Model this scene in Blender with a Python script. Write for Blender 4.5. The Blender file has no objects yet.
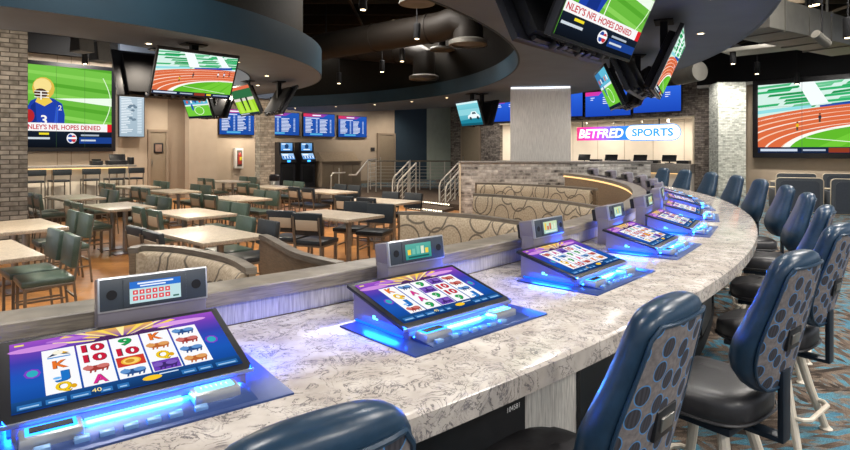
import bpy, bmesh, math, random
from mathutils import Vector, Matrix
random.seed(7)
PI = math.pi
sc = bpy.context.scene
COL = sc.collection
F, CX, HY, CH = 570.0, 425.0, 149.0, 1.52      # focal length in px, centre column, horizon row, eye height
DZ = -0.16                                      # level of the sunken dining floor
C0 = (-7.713, 10.79)                            # centre of the round slot bar
def ring(R, th): return (C0[0] + R*math.sin(th), C0[1] + R*math.cos(th))
def zat(y, D): return CH + (HY - y)*D/F
def at(x, y, z):
    D = F*(CH - z)/(y - HY); return ((x - CX)*D/F, D)

# ------------------------------------------------------------------ mesh builder
class MB:
    def __init__(s): s.v = []; s.f = []; s.m = []; s.M = Matrix()
    def add(s, vs, fs, mat=0):
        b = len(s.v); s.v += [tuple(s.M @ Vector(p)) for p in vs]
        s.f += [tuple(b + i for i in f) for f in fs]; s.m += [mat]*len(fs)
    def box(s, x0, x1, y0, y1, z0, z1, mat=0, bev=0):
        if bev <= 0:
            vs = [(x, y, z) for z in (z0, z1) for y in (y0, y1) for x in (x0, x1)]
            s.add(vs, [(0,2,3,1),(4,5,7,6),(0,1,5,4),(2,6,7,3),(0,4,6,2),(1,3,7,5)], mat); return
        bm = bmesh.new(); bmesh.ops.create_cube(bm, size=1)
        for w in bm.verts:
            w.co = Vector(((x0+x1)/2 + w.co.x*(x1-x0), (y0+y1)/2 + w.co.y*(y1-y0), (z0+z1)/2 + w.co.z*(z1-z0)))
        bmesh.ops.bevel(bm, geom=bm.edges[:], offset=bev, segments=2, profile=.6, affect='EDGES')
        bm.verts.ensure_lookup_table()
        s.add([w.co[:] for w in bm.verts], [[w.index for w in f.verts] for f in bm.faces], mat); bm.free()
    def cyl(s, p0, p1, r0, r1=None, n=12, mat=0, caps=True):
        r1 = r0 if r1 is None else r1
        p0, p1 = Vector(p0), Vector(p1); d = (p1 - p0).normalized()
        a = d.orthogonal().normalized(); b = d.cross(a)
        vs = [p + (a*math.cos(2*PI*i/n) + b*math.sin(2*PI*i/n))*r for p, r in ((p0, r0), (p1, r1)) for i in range(n)]
        fs = [(i, (i+1) % n, n + (i+1) % n, n + i) for i in range(n)]
        if caps: fs += [tuple(range(n-1, -1, -1)), tuple(range(n, 2*n))]
        s.add(vs, fs, mat)
    def tube(s, pts, r, n=8, mat=0, closed=False):
        pts = [Vector(p) for p in pts]; N = len(pts); vs = []; a = None
        for i, p in enumerate(pts):
            q0 = pts[i-1] if (i or closed) else p; q1 = pts[(i+1) % N] if (i < N-1 or closed) else p
            d = (q1 - q0).normalized()
            if a is None: a = d.orthogonal().normalized()
            a = (a - d*a.dot(d)).normalized(); b = d.cross(a)
            rr = r[i] if isinstance(r, (list, tuple)) else r
            vs += [p + (a*math.cos(2*PI*k/n) + b*math.sin(2*PI*k/n))*rr for k in range(n)]
        fs = [(i*n + k, i*n + (k+1) % n, ((i+1) % N)*n + (k+1) % n, ((i+1) % N)*n + k) for i in range(N if closed else N-1) for k in range(n)]
        if not closed: fs += [tuple(range(n-1, -1, -1)), tuple(range((N-1)*n, N*n))]
        s.add(vs, fs, mat)
    def lathe(s, prof, n=20, mat=0, c=(0, 0, 0)):
        vs = [(c[0] + r*math.cos(2*PI*i/n), c[1] + r*math.sin(2*PI*i/n), c[2] + z) for r, z in prof for i in range(n)]
        fs = [(j*n + i, j*n + (i+1) % n, (j+1)*n + (i+1) % n, (j+1)*n + i) for j in range(len(prof)-1) for i in range(n)]
        fs += [tuple(range(n-1, -1, -1)), tuple(range((len(prof)-1)*n, len(prof)*n))]
        s.add(vs, fs, mat)
    def prism(s, prof, a, b, axis='x', mat=0):
        "closed outline in the other two axes, extruded from a to b"
        def P(u, v, w): return {'x': (w, u, v), 'y': (u, w, v), 'z': (u, v, w)}[axis]
        n = len(prof); vs = [P(u, v, w) for w in (a, b) for u, v in prof]
        fs = [(i, (i+1) % n, n + (i+1) % n, n + i) for i in range(n)] + [tuple(range(n-1, -1, -1)), tuple(range(n, 2*n))]
        s.add(vs, fs, mat)
    def loft(s, rings, mat=0, caps=True, closed=True):
        n = len(rings[0]); vs = [p for r in rings for p in r]; N = len(rings)
        fs = [(j*n + i, j*n + (i+1) % n, (j+1)*n + (i+1) % n, (j+1)*n + i) for j in range(N-1) for i in range(n if closed else n-1)]
        if caps: fs += [tuple(range(n-1, -1, -1)), tuple(range((N-1)*n, N*n))]
        s.add(vs, fs, mat)
    def arc(s, prof, t0, t1, n=64, c=C0, mat=0, caps=True):
        "profile of (R, z) swept round c"
        full = abs(t1 - t0) > 2*PI - 1e-6
        rings = []
        for i in range(n + 1):
            t = t0 + (t1 - t0)*i/n
            rings.append([(c[0] + R*math.sin(t), c[1] + R*math.cos(t), z) for R, z in prof])
        s.loft(rings, mat, caps and not full)
    def path(s, pts, prof, mat=0, side=1):
        "profile of (offset, z) swept along plan points; positive offset lies to the right of travel times side"
        rings = []
        for i, p in enumerate(pts):
            a = pts[max(i-1, 0)]; b = pts[min(i+1, len(pts)-1)]
            dx, dy = b[0]-a[0], b[1]-a[1]; L = math.hypot(dx, dy); nx, ny = dy/L*side, -dx/L*side
            rings.append([(p[0] + nx*o, p[1] + ny*o, z) for o, z in prof])
        s.loft(rings, mat)
    def build(s, name, mats, parent=None, smooth=35, flip=True):
        me = bpy.data.meshes.new(name); me.from_pydata(s.v, [], s.f)
        if not isinstance(mats, (list, tuple)): mats = [mats]
        for m in mats: me.materials.append(m)
        for p, k in zip(me.polygons, s.m): p.material_index = k
        bm = bmesh.new(); bm.from_mesh(me); bmesh.ops.recalc_face_normals(bm, faces=bm.faces[:]); bm.to_mesh(me); bm.free()
        if smooth:
            me.polygons.foreach_set('use_smooth', [True]*len(me.polygons)); me.set_sharp_from_angle(angle=math.radians(smooth))
        o = bpy.data.objects.new(name, me); COL.objects.link(o)
        if parent: o.parent = parent
        return o
def T(x=0, y=0, z=0, rz=0, rx=0, ry=0):
    return Matrix.Translation((x, y, z)) @ Matrix.Rotation(rz, 4, 'Z') @ Matrix.Rotation(ry, 4, 'Y') @ Matrix.Rotation(rx, 4, 'X')
def thing(name, label, cat, loc=(0, 0, 0), rz=0, group=None):
    o = bpy.data.objects.new(name, None); COL.objects.link(o); o.empty_display_size = .1
    o.location = loc; o.rotation_euler = (0, 0, rz); tag(o, label, cat, group); return o
def tag(o, label, cat, group=None, kind=None):
    o['label'] = label; o['category'] = cat
    if group: o['group'] = group
    if kind: o['kind'] = kind
    return o
def struct(o, label, cat): return tag(o, label, cat, None, 'structure')
def copy_tree(o, parent=None):
    c = o.copy(); COL.objects.link(c)
    if parent: c.parent = parent
    for ch in o.children: copy_tree(ch, c)
    return c
def smooth_path(P, n=8):
    out = []
    for i in range(len(P)-1):
        p0 = P[max(i-1, 0)]; p1 = P[i]; p2 = P[i+1]; p3 = P[min(i+2, len(P)-1)]
        for k in range(n):
            t = k/n
            out.append(tuple(.5*((2*b) + (-a+c)*t + (2*a-5*b+4*c-d)*t*t + (-a+3*b-3*c+d)*t**3) for a, b, c, d in zip(p0, p1, p2, p3)))
    out.append(tuple(P[-1])); return out

# ------------------------------------------------------------------ materials
def lin(h):
    if isinstance(h, str):
        h = [int(h[i:i+2], 16)/255 for i in (0, 2, 4)]
    return tuple(((c/12.92) if c <= .04045 else ((c+.055)/1.055)**2.4) for c in h[:3]) + (1,)
class NT:
    def __init__(s, name):
        s.mat = bpy.data.materials.new(name); s.mat.use_nodes = True; s.t = s.mat.node_tree; s.t.nodes.clear()
        s.out = s.t.nodes.new('ShaderNodeOutputMaterial')
    def n(s, kind, **kw):
        nd = s.t.nodes.new('ShaderNode' + kind)
        for k, v in kw.items():
            if k.startswith('i_'):
                key = k[2:].replace('_', ' '); nd.inputs[int(key) if key.isdigit() else key].default_value = v
            else: setattr(nd, k, v)
        return nd
    def l(s, a, b): s.t.links.new(a, b)
    def ramp(s, fac, stops, interp='LINEAR'):
        r = s.n('ValToRGB'); r.color_ramp.interpolation = interp; e = r.color_ramp.elements
        while len(e) < len(stops): e.new(.5)
        for el, (p, c) in zip(e, stops): el.position = p; el.color = c
        s.l(fac, r.inputs[0]); return r.outputs[0]
    def mix(s, fac, a, b, mode='MIX'):
        m = s.n('Mix', data_type='RGBA', blend_type=mode)
        for i, x in ((0, fac), (6, a), (7, b)):
            if hasattr(x, 'links'): s.l(x, m.inputs[i])
            else: m.inputs[i].default_value = x
        return m.outputs[2]
    def math(s, op, a, b=0.0):
        m = s.n('Math', operation=op)
        for i, x in ((0, a), (1, b)):
            if hasattr(x, 'links'): s.l(x, m.inputs[i])
            else: m.inputs[i].default_value = x
        return m.outputs[0]
    def coord(s, scale=(1, 1, 1), rot=(0, 0, 0)):
        tc = s.n('TexCoord'); mp = s.n('Mapping'); mp.inputs['Scale'].default_value = scale; mp.inputs['Rotation'].default_value = rot
        s.l(tc.outputs['Object'], mp.inputs[0]); return mp.outputs[0]
    def noise(s, vec, scale, detail=3, dist=0, rough=.5):
        n = s.n('TexNoise'); n.inputs['Scale'].default_value = scale; n.inputs['Detail'].default_value = detail
        n.inputs['Distortion'].default_value = dist; n.inputs['Roughness'].default_value = rough
        s.l(vec, n.inputs['Vector']); return n.outputs[0]
    def bsdf(s, col, rough=.5, metal=0, spec=.5, bump=None, bs=.2, emis=None, es=0, coat=0):
        b = s.n('BsdfPrincipled')
        for key, x in (('Base Color', col), ('Roughness', rough), ('Metallic', metal), ('Specular IOR Level', spec), ('Coat Weight', coat)):
            if hasattr(x, 'links'): s.l(x, b.inputs[key])
            else: b.inputs[key].default_value = x
        if emis is not None: b.inputs['Emission Color'].default_value = emis; b.inputs['Emission Strength'].default_value = es
        if bump is not None:
            bp = s.n('Bump'); bp.inputs['Strength'].default_value = bs; bp.inputs['Distance'].default_value = .02
            s.l(bump, bp.inputs['Height']); s.l(bp.outputs[0], b.inputs['Normal'])
        s.l(b.outputs[0], s.out.inputs[0]); return s.mat
MC = {}
def plain(name, col, rough=.5, metal=0, spec=.5, var=.12, scale=18, coat=0, bump=0):
    "painted / plastic / metal with a faint procedural mottling"
    if name in MC: return MC[name]
    t = NT(name); c = lin(col); v = t.coord()
    nz = t.noise(v, scale, 3)
    col2 = t.ramp(nz, [(.3, tuple(x*(1-var) for x in c[:3]) + (1,)), (.7, tuple(min(1, x*(1+var)) for x in c[:3]) + (1,))])
    MC[name] = t.bsdf(col2, rough, metal, spec, nz if bump else None, bump, coat=coat); return MC[name]
def glow(name, col, s=1.0):
    if name in MC: return MC[name]
    t = NT(name); e = t.n('Emission'); e.inputs[0].default_value = lin(col); e.inputs[1].default_value = s
    t.l(e.outputs[0], t.out.inputs[0]); MC[name] = t.mat; return t.mat

def m_screen(name, s):
    t = NT(name); a = t.n('Attribute', attribute_name='Col'); e = t.n('Emission'); e.inputs[1].default_value = s
    t.l(a.outputs[0], e.inputs[0]); t.l(e.outputs[0], t.out.inputs[0]); return t.mat
SCR = m_screen('lit_screen', 1.1)
SIGN = m_screen('lit_sign', 1.6)
PRINT = None
def m_print():
    t = NT('printed'); a = t.n('Attribute', attribute_name='Col'); return t.bsdf(a.outputs[0], .5)
PRINT = m_print()

def m_quartz():
    t = NT('quartz_veined'); v = t.coord()
    wob = t.noise(v, 3.0, 2)
    base = t.ramp(t.noise(v, 9, 4), [(.3, lin('a69d95')), (.55, lin('beb6ae')), (.75, lin('d0c9c2'))])
    n1 = t.noise(v, 11, 5, 1.9, .62)
    ridge = t.math('ABSOLUTE', t.math('SUBTRACT', n1, .5))
    n2 = t.noise(v, 24, 4, 1.5, .6)
    ridge2 = t.math('ABSOLUTE', t.math('SUBTRACT', n2, .5))
    k1 = t.ramp(ridge, [(0, (1, 1, 1, 1)), (.030, (0, 0, 0, 1))]); k2 = t.ramp(ridge2, [(0, (1, 1, 1, 1)), (.034, (0, 0, 0, 1))])
    mask = t.ramp(t.noise(v, 13, 2), [(.37, (0, 0, 0, 1)), (.50, (1, 1, 1, 1))])
    mask2 = t.ramp(t.noise(v, 11, 2, .3), [(.48, (0, 0, 0, 1)), (.6, (1, 1, 1, 1))])
    c = t.mix(t.math('MULTIPLY', t.math('MULTIPLY', k1, mask), .85), base, lin('3d3c44'))
    c = t.mix(t.math('MULTIPLY', t.math('MULTIPLY', k2, mask2), .7), c, lin('62606a'))
    return t.bsdf(c, .16, 0, .5)
QUARTZ = m_quartz()
def m_grain(name, c1, c2, sc_=(1, 1, 1), rough=.45, k=14):
    t = NT(name); v = t.coord(sc_); n1 = t.noise(v, k, 5, .6)
    return t.bsdf(t.ramp(n1, [(.3, lin(c1)), (.7, lin(c2))]), rough, bump=n1, bs=.08)
WOODCAP = m_grain('grey_wood_cap', '5f584f', '8b8275', (.6, .6, 8), .4)
WOODWALL = m_grain('brown_wood_panel', '6c5c49', '8d7a63', (1, 1, 9), .5)
STRIA = m_grain('striated_laminate', '8d8a90', 'c4c0c4', (14, 14, .6), .45)
STRIA_WARM = m_grain('striated_column_laminate', '9b9793', 'c0bcb6', (9, 9, .35), .55)
STRIP_BASE = m_grain('pale_striped_base', 'b5aea6', 'efe9e0', (10, 10, .7), .4)
TABLE = None
def m_stone(name, c1, c2, c3, rough=.2):
    t = NT(name); v = t.coord(); n1 = t.noise(v, 26, 4, .5); n2 = t.noise(v, 90, 2)
    c = t.mix(.35, t.ramp(n1, [(.3, lin(c1)), (.6, lin(c2))]), t.ramp(n2, [(.4, lin(c1)), (.65, lin(c3))]))
    return t.bsdf(c, rough)
TABLE = m_stone('beige_stone', '9f9180', 'c2b39c', 'ddd2c0', .33)
GREYSTONE = m_stone('grey_stone', '6f6a64', '8d8780', 'a39d95', .3)
def m_brick(name, cs, mortar, bw=.21, bh=.065, ms=.006, stag=.5):
    t = NT(name); tc = t.n('TexCoord'); sp = t.n('SeparateXYZ'); t.l(tc.outputs['Object'], sp.inputs[0])
    u = t.math('ADD', sp.outputs[0], sp.outputs[1]); cb = t.n('CombineXYZ'); t.l(u, cb.inputs[0]); t.l(sp.outputs[2], cb.inputs[1])
    b = t.n('TexBrick'); b.offset = stag
    t.l(cb.outputs[0], b.inputs['Vector'])
    b.inputs['Scale'].default_value = 1; b.inputs['Brick Width'].default_value = bw; b.inputs['Row Height'].default_value = bh
    b.inputs['Mortar Size'].default_value = ms; b.inputs['Mortar Smooth'].default_value = .2; b.inputs['Bias'].default_value = -.1
    b.inputs['Color1'].default_value = (0, 0, 0, 1); b.inputs['Color2'].default_value = (1, 1, 1, 1); b.inputs['Mortar'].default_value = (.5, .5, .5, 1)
    fac = b.outputs['Color']
    n = t.noise(cb.outputs[0], 9, 4); 
    col = t.ramp(fac, [(0, lin(cs[0])), (.35, lin(cs[1])), (.65, lin(cs[2])), (1, lin(cs[3]))])
    col = t.mix(.45, col, t.ramp(n, [(.35, lin(cs[0])), (.7, lin(cs[3]))]))
    col = t.mix(b.outputs['Fac'], col, lin(mortar))
    h = t.math('SUBTRACT', 1.0, b.outputs['Fac'])
    return t.bsdf(col, .85, spec=.2, bump=h, bs=.6)
BRICK_L = m_brick('weathered_brick', ('6f6c66', '94908a', 'aba69e', 'c2bcb2'), '5f5b55', .24, .075, .009)
BRICK_S = m_brick('pale_brick', ('8a8173', 'c4baa6', 'd9cfba', 'eee5d2'), 'a3998a', .22, .07, .007)
BRICK_D = m_brick('dark_brick', ('443d3a', '766d67', '93897f', 'ada296'), '5a534d', .24, .075, .008)
BRICK_P = m_brick('whitewashed_brick', ('80847c', 'bcc0b6', 'd2d5ca', 'e6e8de'), 'a2a49a', .14, .05, .006)
BRICK_W = m_brick('half_wall_brick', ('45423f', 'a39d97', 'c9c4bd', 'e6e1d9'), 'a8a29a', .3, .07, .008)
def m_carpet():
    t = NT('patterned_carpet')
    def cells(sx, sy, rot):
        v = t.coord((sx, sy, 1), (0, 0, rot)); fl = t.n('VectorMath', operation='FLOOR'); t.l(v, fl.inputs[0])
        w = t.n('TexWhiteNoise', noise_dimensions='2D'); t.l(fl.outputs[0], w.inputs['Vector']); return w.outputs['Value']
    v = t.coord()
    w1, w2 = cells(10, 34, .75), cells(34, 10, .75)
    blk = t.ramp(t.noise(v, 2.2, 1), [(.48, (0, 0, 0, 1)), (.52, (1, 1, 1, 1))])
    w = t.mix(blk, w1, w2)
    big = t.noise(v, 1.7, 4, .6, .65)
    s = t.math('ADD', t.math('MULTIPLY', big, .68), t.math('MULTIPLY', w, .30))
    c = t.ramp(s, [(.34, lin('3b342f')), (.44, lin('6b5d52')), (.52, lin('87786a')), (.555, lin('5f7178')), (.60, lin('5b90a2')), (.68, lin('467790'))])
    fine = t.noise(v, 150, 2)
    c = t.mix(t.ramp(fine, [(.42, (0, 0, 0, 1)), (.62, (.55, .55, .55, 1))]), c, lin('2b2522'))
    return t.bsdf(c, .95, spec=.1, bump=fine, bs=.3)
CARPET = m_carpet()
def m_planks():
    t = NT('orange_plank_floor'); v = t.coord((1, 1, 1), (0, 0, -.02))
    b = t.n('TexBrick'); b.offset = .37; t.l(v, b.inputs['Vector'])
    b.inputs['Scale'].default_value = 1; b.inputs['Brick Width'].default_value = 1.3; b.inputs['Row Height'].default_value = .19
    b.inputs['Mortar Size'].default_value = .007; b.inputs['Color1'].default_value = lin('94602f'); b.inputs['Color2'].default_value = lin('bd8348'); b.inputs['Mortar'].default_value = lin('4b3220')
    g = t.noise(t.coord((1.2, 22, 1), (0, 0, -.02)), 4, 5, .6)
    c = t.mix(.5, b.outputs['Color'], t.ramp(g, [(.3, lin('7d4f28')), (.7, lin('c98f52'))]))
    big = t.ramp(t.noise(v, .55, 2), [(.45, (0, 0, 0, 1)), (.62, (1, 1, 1, 1))])
    c = t.mix(t.math('MULTIPLY', big, .5), c, lin('7a5a40'))
    return t.bsdf(c, .35, spec=.4)
PLANKS = m_planks()
def m_swirl():
    t = NT('swirl_upholstery'); tc = t.n('TexCoord'); sp = t.n('SeparateXYZ'); t.l(tc.outputs['Object'], sp.inputs[0])
    u = t.math('ADD', sp.outputs[0], t.math('MULTIPLY', sp.outputs[1], -.6)); cb = t.n('CombineXYZ'); t.l(u, cb.inputs[0]); t.l(t.math('MULTIPLY', sp.outputs[2], .9), cb.inputs[1])
    acc = None
    for k, (scale, rad, off) in enumerate(((2.3, .36, 0), (2.9, .42, 3.3))):
        mp = t.n('Mapping'); mp.inputs['Location'].default_value = (off, off*.7, 0); t.l(cb.outputs[0], mp.inputs[0])
        vo = t.n('TexVoronoi', voronoi_dimensions='2D'); vo.inputs['Scale'].default_value = scale; t.l(mp.outputs[0], vo.inputs['Vector'])
        dlt = t.math('ABSOLUTE', t.math('SUBTRACT', vo.outputs['Distance'], rad))
        line = t.ramp(dlt, [(0, (1, 1, 1, 1)), (.016, (1, 1, 1, 1)), (.030, (0, 0, 0, 1))])
        acc = line if acc is None else t.math('MAXIMUM', acc, line)
    n = t.noise(cb.outputs[0], 60, 2)
    base = t.ramp(n, [(.35, lin('a8977f')), (.65, lin('c5b59c'))])
    return t.bsdf(t.mix(t.math('MULTIPLY', acc, .8), base, lin('4a453f')), .7, spec=.3)
SWIRL = m_swirl()
def m_dots():
    t = NT('circle_pattern_fabric'); tc = t.n('TexCoord'); sp = t.n('SeparateXYZ'); t.l(tc.outputs['Object'], sp.inputs[0])
    cb = t.n('CombineXYZ'); t.l(sp.outputs[0], cb.inputs[0]); t.l(sp.outputs[2], cb.inputs[1])
    mp = t.n('Mapping'); mp.inputs['Rotation'].default_value = (0, 0, .5); mp.inputs['Location'].default_value = (.03, .02, 0); t.l(cb.outputs[0], mp.inputs[0])
    vo = t.n('TexVoronoi', voronoi_dimensions='2D'); vo.inputs['Scale'].default_value = 14.5; vo.inputs['Randomness'].default_value = .42; t.l(mp.outputs[0], vo.inputs['Vector'])
    d = vo.outputs['Distance']
    wv = t.n('TexWave'); wv.inputs['Scale'].default_value = 26; wv.inputs['Distortion'].default_value = 2; t.l(cb.outputs[0], wv.inputs['Vector'])
    fill = t.mix(.3, lin('37363c'), t.ramp(wv.outputs[0], [(.3, lin('2a292e')), (.7, lin('55535a'))]))
    bg = t.ramp(t.noise(cb.outputs[0], 70, 2), [(.3, lin('676160')), (.7, lin('837b79'))])
    c = t.mix(t.ramp(d, [(.385, (1, 1, 1, 1)), (.40, (0, 0, 0, 1))]), bg, lin('4a86bd'))
    c = t.mix(t.ramp(d, [(.345, (1, 1, 1, 1)), (.36, (0, 0, 0, 1))]), c, fill)
    return t.bsdf(c, .65, spec=.3)
DOTS = m_dots()
LEATHER = plain('blue_leather', '1f384e', .32, 0, .5, .18, 30, bump=.05)
LEATHER_SEAT = plain('dark_seat_leather', '2c2b2d', .38, 0, .5, .15, 30, bump=.05)
NAVYSTEEL = plain('navy_steel', '16222f', .35, .3)
CREAM = plain('cream_enamel', 'cfc5b4', .35, 0, .5, .05)
CREAMTRIM = plain('cream_trim', 'd5c7ae', .45, 0, .4, .06)
BLACK = plain('black_plastic', '14151a', .35, 0, .5, .2)
BLACKM = plain('matte_black', '0b0c0f', .7, 0, .3, .2)
STEEL = plain('brushed_steel', 'a3a19c', .3, .9, .5, .08)
GUNMETAL = plain('grey_violet_steel', '8f8890', .35, .55, .5, .06)
GLOWTINT = plain('glow_tinted_plate', '33487c', .3, .25, .5, .06)  # blue glow of the machines tinted into the grey plate's base colour
SILVER = plain('silver_faceplate_rim', 'b9bcc0', .3, .7, .5, .05)
GREY = plain('slate_grey_plastic', '40464f', .45, 0, .5, .08)
RAIL = plain('satin_rail_steel', 'b9b4aa', .3, .45, .5, .05)
TUBE = plain('taupe_steel_tube', '8b8378', .35, .7, .5, .06)
VINYL_SHEEN = plain('green_sheen_vinyl', '4a5d53', .3, 0, .6, .12, 25)  # green reflection of the screens put into the dark vinyl's base colour
VINYL_K = plain('black_vinyl', '262d33', .36, 0, .5, .15, 25)
TAN = plain('tan_wall_paint', 'b0a08c', .8, 0, .2, .04, 3)
TAN_D = plain('taupe_wall_paint', '8d7d6b', .8, 0, .2, .05, 3)
TILE = plain('beige_wall_tile', 'b6a794', .6, 0, .3, .05, 5)
GREYTAN = plain('greige_door_paint', '857763', .6, 0, .3, .04, 6)
NAVYWALL = plain('navy_wall_paint', '2c3c48', .7, 0, .3, .06, 4)
SAGE = plain('grey_green_wall_paint', '98a194', .7, 0, .3, .06, 3)
TEAL = plain('teal_soffit_paint', '0e2a38', .6, 0, .3, .12, 2)
SOFFIT = plain('grey_soffit_paint', '5c6777', .6, 0, .35, .08, 2)
CEIL = plain('black_ceiling_paint', '16140f', .9, 0, .1, .2, 2)
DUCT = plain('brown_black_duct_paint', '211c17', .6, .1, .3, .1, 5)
DUCT_L = plain('grey_duct_metal', '73716a', .5, .3, .4, .1, 5)
PALEWALL = plain('cream_alcove_paint', 'e9e0d2', .7, 0, .3, .03, 3)
WHITE = plain('white_enamel', 'd9d6cf', .4, 0, .4, .04)
GREYPANEL = plain('grey_seat_shell', '555a5f', .55, 0, .4, .06)
DARKCARPET = plain('dark_platform_carpet', '4a4038', .95, 0, .1, .3, 40)
WARM = glow('warm_led', 'ffcf8c', 1.6)
DOTLED = glow('step_led', 'fff3d8', 3.5)
BLUELED = glow('blue_led', '2f8dff', 4.0)
DEEPBLUE = glow('deep_blue_led', '1a62ff', 2.2)
CYANLED = glow('cyan_led', '66d4ff', 3.4)
LAMPON = glow('lamp_glow', 'ffe2b4', 9.0)
COLDLED = glow('white_led', 'eef4ff', 2.6)

# ------------------------------------------------------------------ flat picture painter (screens, signs, print)
_tc = {}
def glyphs(body, bold, shear):
    key = (body, bold, shear)
    if key not in _tc:
        cu = bpy.data.curves.new('t', 'FONT'); cu.body = body; cu.size = 1; cu.offset = bold; cu.shear = shear; cu.resolution_u = 3
        ob = bpy.data.objects.new('t', cu); COL.objects.link(ob)
        ev = ob.evaluated_get(bpy.context.evaluated_depsgraph_get()); me = ev.to_mesh()
        vs = [(w.co.x, w.co.y) for w in me.vertices]; fs = [tuple(p.vertices) for p in me.polygons]
        ev.to_mesh_clear(); bpy.data.objects.remove(ob); bpy.data.curves.remove(cu)
        xs = [p[0] for p in vs] or [0]; x0 = min(xs); w = max(xs) - x0
        _tc[key] = ([(x - x0, y) for x, y in vs], fs, w)
    return _tc[key]
class Paint:
    def __init__(s, eps=.0006): s.v = []; s.f = []; s.c = []; s.k = 0; s.eps = eps
    def poly(s, pts, col, up=True):
        b = len(s.v)
        if up: s.k += 1
        cols = col if isinstance(col, list) else [col]*len(pts)
        for (x, y), c in zip(pts, cols): s.v.append((x, y, s.k*s.eps)); s.c.append(lin(c))
        s.f.append(tuple(range(b, b + len(pts))))
    def rect(s, x0, y0, x1, y1, c, top=None, up=True): s.poly([(x0, y0), (x1, y0), (x1, y1), (x0, y1)], [c, c, top or c, top or c], up)
    def ell(s, cx, cy, rx, ry, c, n=14, a0=0, a1=2*PI, up=True): s.poly([(cx + rx*math.cos(a0 + (a1-a0)*i/n), cy + ry*math.sin(a0 + (a1-a0)*i/n)) for i in range(n if a1-a0 > 6.28 else n+1)], c, up)
    def text(s, body, x, y, h, c, al='l', bold=0, shear=0, w=None, up=True):
        vs, fs, tw = glyphs(body, bold, shear); k = h/.69; kx = k if w is None else w/max(tw, 1e-6)
        ox = x - {'l': 0, 'c': .5, 'r': 1}[al]*tw*kx; b = len(s.v)
        if up: s.k += 1
        for px, py in vs: s.v.append((ox + px*kx, y + py*k, s.k*s.eps)); s.c.append(lin(c))
        s.f += [tuple(b + i for i in f) for f in fs]
    def build(s, name, M, mat, parent=None, maxdepth=.004):
        top = max(s.k*s.eps, 1e-9); q = min(1, maxdepth/top)
        me = bpy.data.meshes.new(name); me.from_pydata([tuple(M @ Vector((x, y, z*q))) for x, y, z in s.v], [], s.f)
        a = me.color_attributes.new('Col', 'FLOAT_COLOR', 'POINT'); a.data.foreach_set('color', [w for c in s.c for w in c])
        me.materials.append(mat); o = bpy.data.objects.new(name, me); COL.objects.link(o)
        if parent: o.parent = parent
        return o
def face(ox, oy, oz, rz=0, tilt=0):
    "picture plane: x right, y up, facing local -Y; tilt > 0 leans the top towards the viewer"
    return Matrix.Translation((ox, oy, oz)) @ Matrix.Rotation(rz, 4, 'Z') @ Matrix.Rotation(PI/2 + tilt, 4, 'X')
# ------------------------------------------------------------------ pictures
def clip_poly(pts, x0, y0, x1, y1):
    for ax, lim, sg in ((0, x0, 1), (0, x1, -1), (1, y0, 1), (1, y1, -1)):
        out = []
        for i, p in enumerate(pts):
            q = pts[i-1]; ip = (p[ax]-lim)*sg >= 0; iq = (q[ax]-lim)*sg >= 0
            if ip != iq:
                t = (lim - q[ax])/(p[ax]-q[ax]); out.append(tuple(q[j] + (p[j]-q[j])*t for j in (0, 1)))
            if ip: out.append(p)
        pts = out
        if not pts: break
    return pts
def cpoly(p, W, H, pts, c, y0=0, up=True):
    pts = clip_poly([(x*W, y*H) for x, y in pts], 0, y0*H, W, H)
    if up: p.k += 1
    if len(pts) > 2: p.poly(pts, c, False)
def ticker(p, W, H):
    p.rect(0, 0, W, .085*H, '15233f'); p.rect(.02*W, .025*H, .3*W, .06*H, 'c8d4e4'); p.rect(.34*W, .03*H, .5*W, .055*H, 'aebacb')
    p.rect(.52*W, .01*H, .66*W, .075*H, '8d3a24'); p.rect(.68*W, .025*H, .74*W, .065*H, 'ecd52c'); p.rect(.77*W, .03*H, .97*W, .055*H, '9fb0c6')
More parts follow.
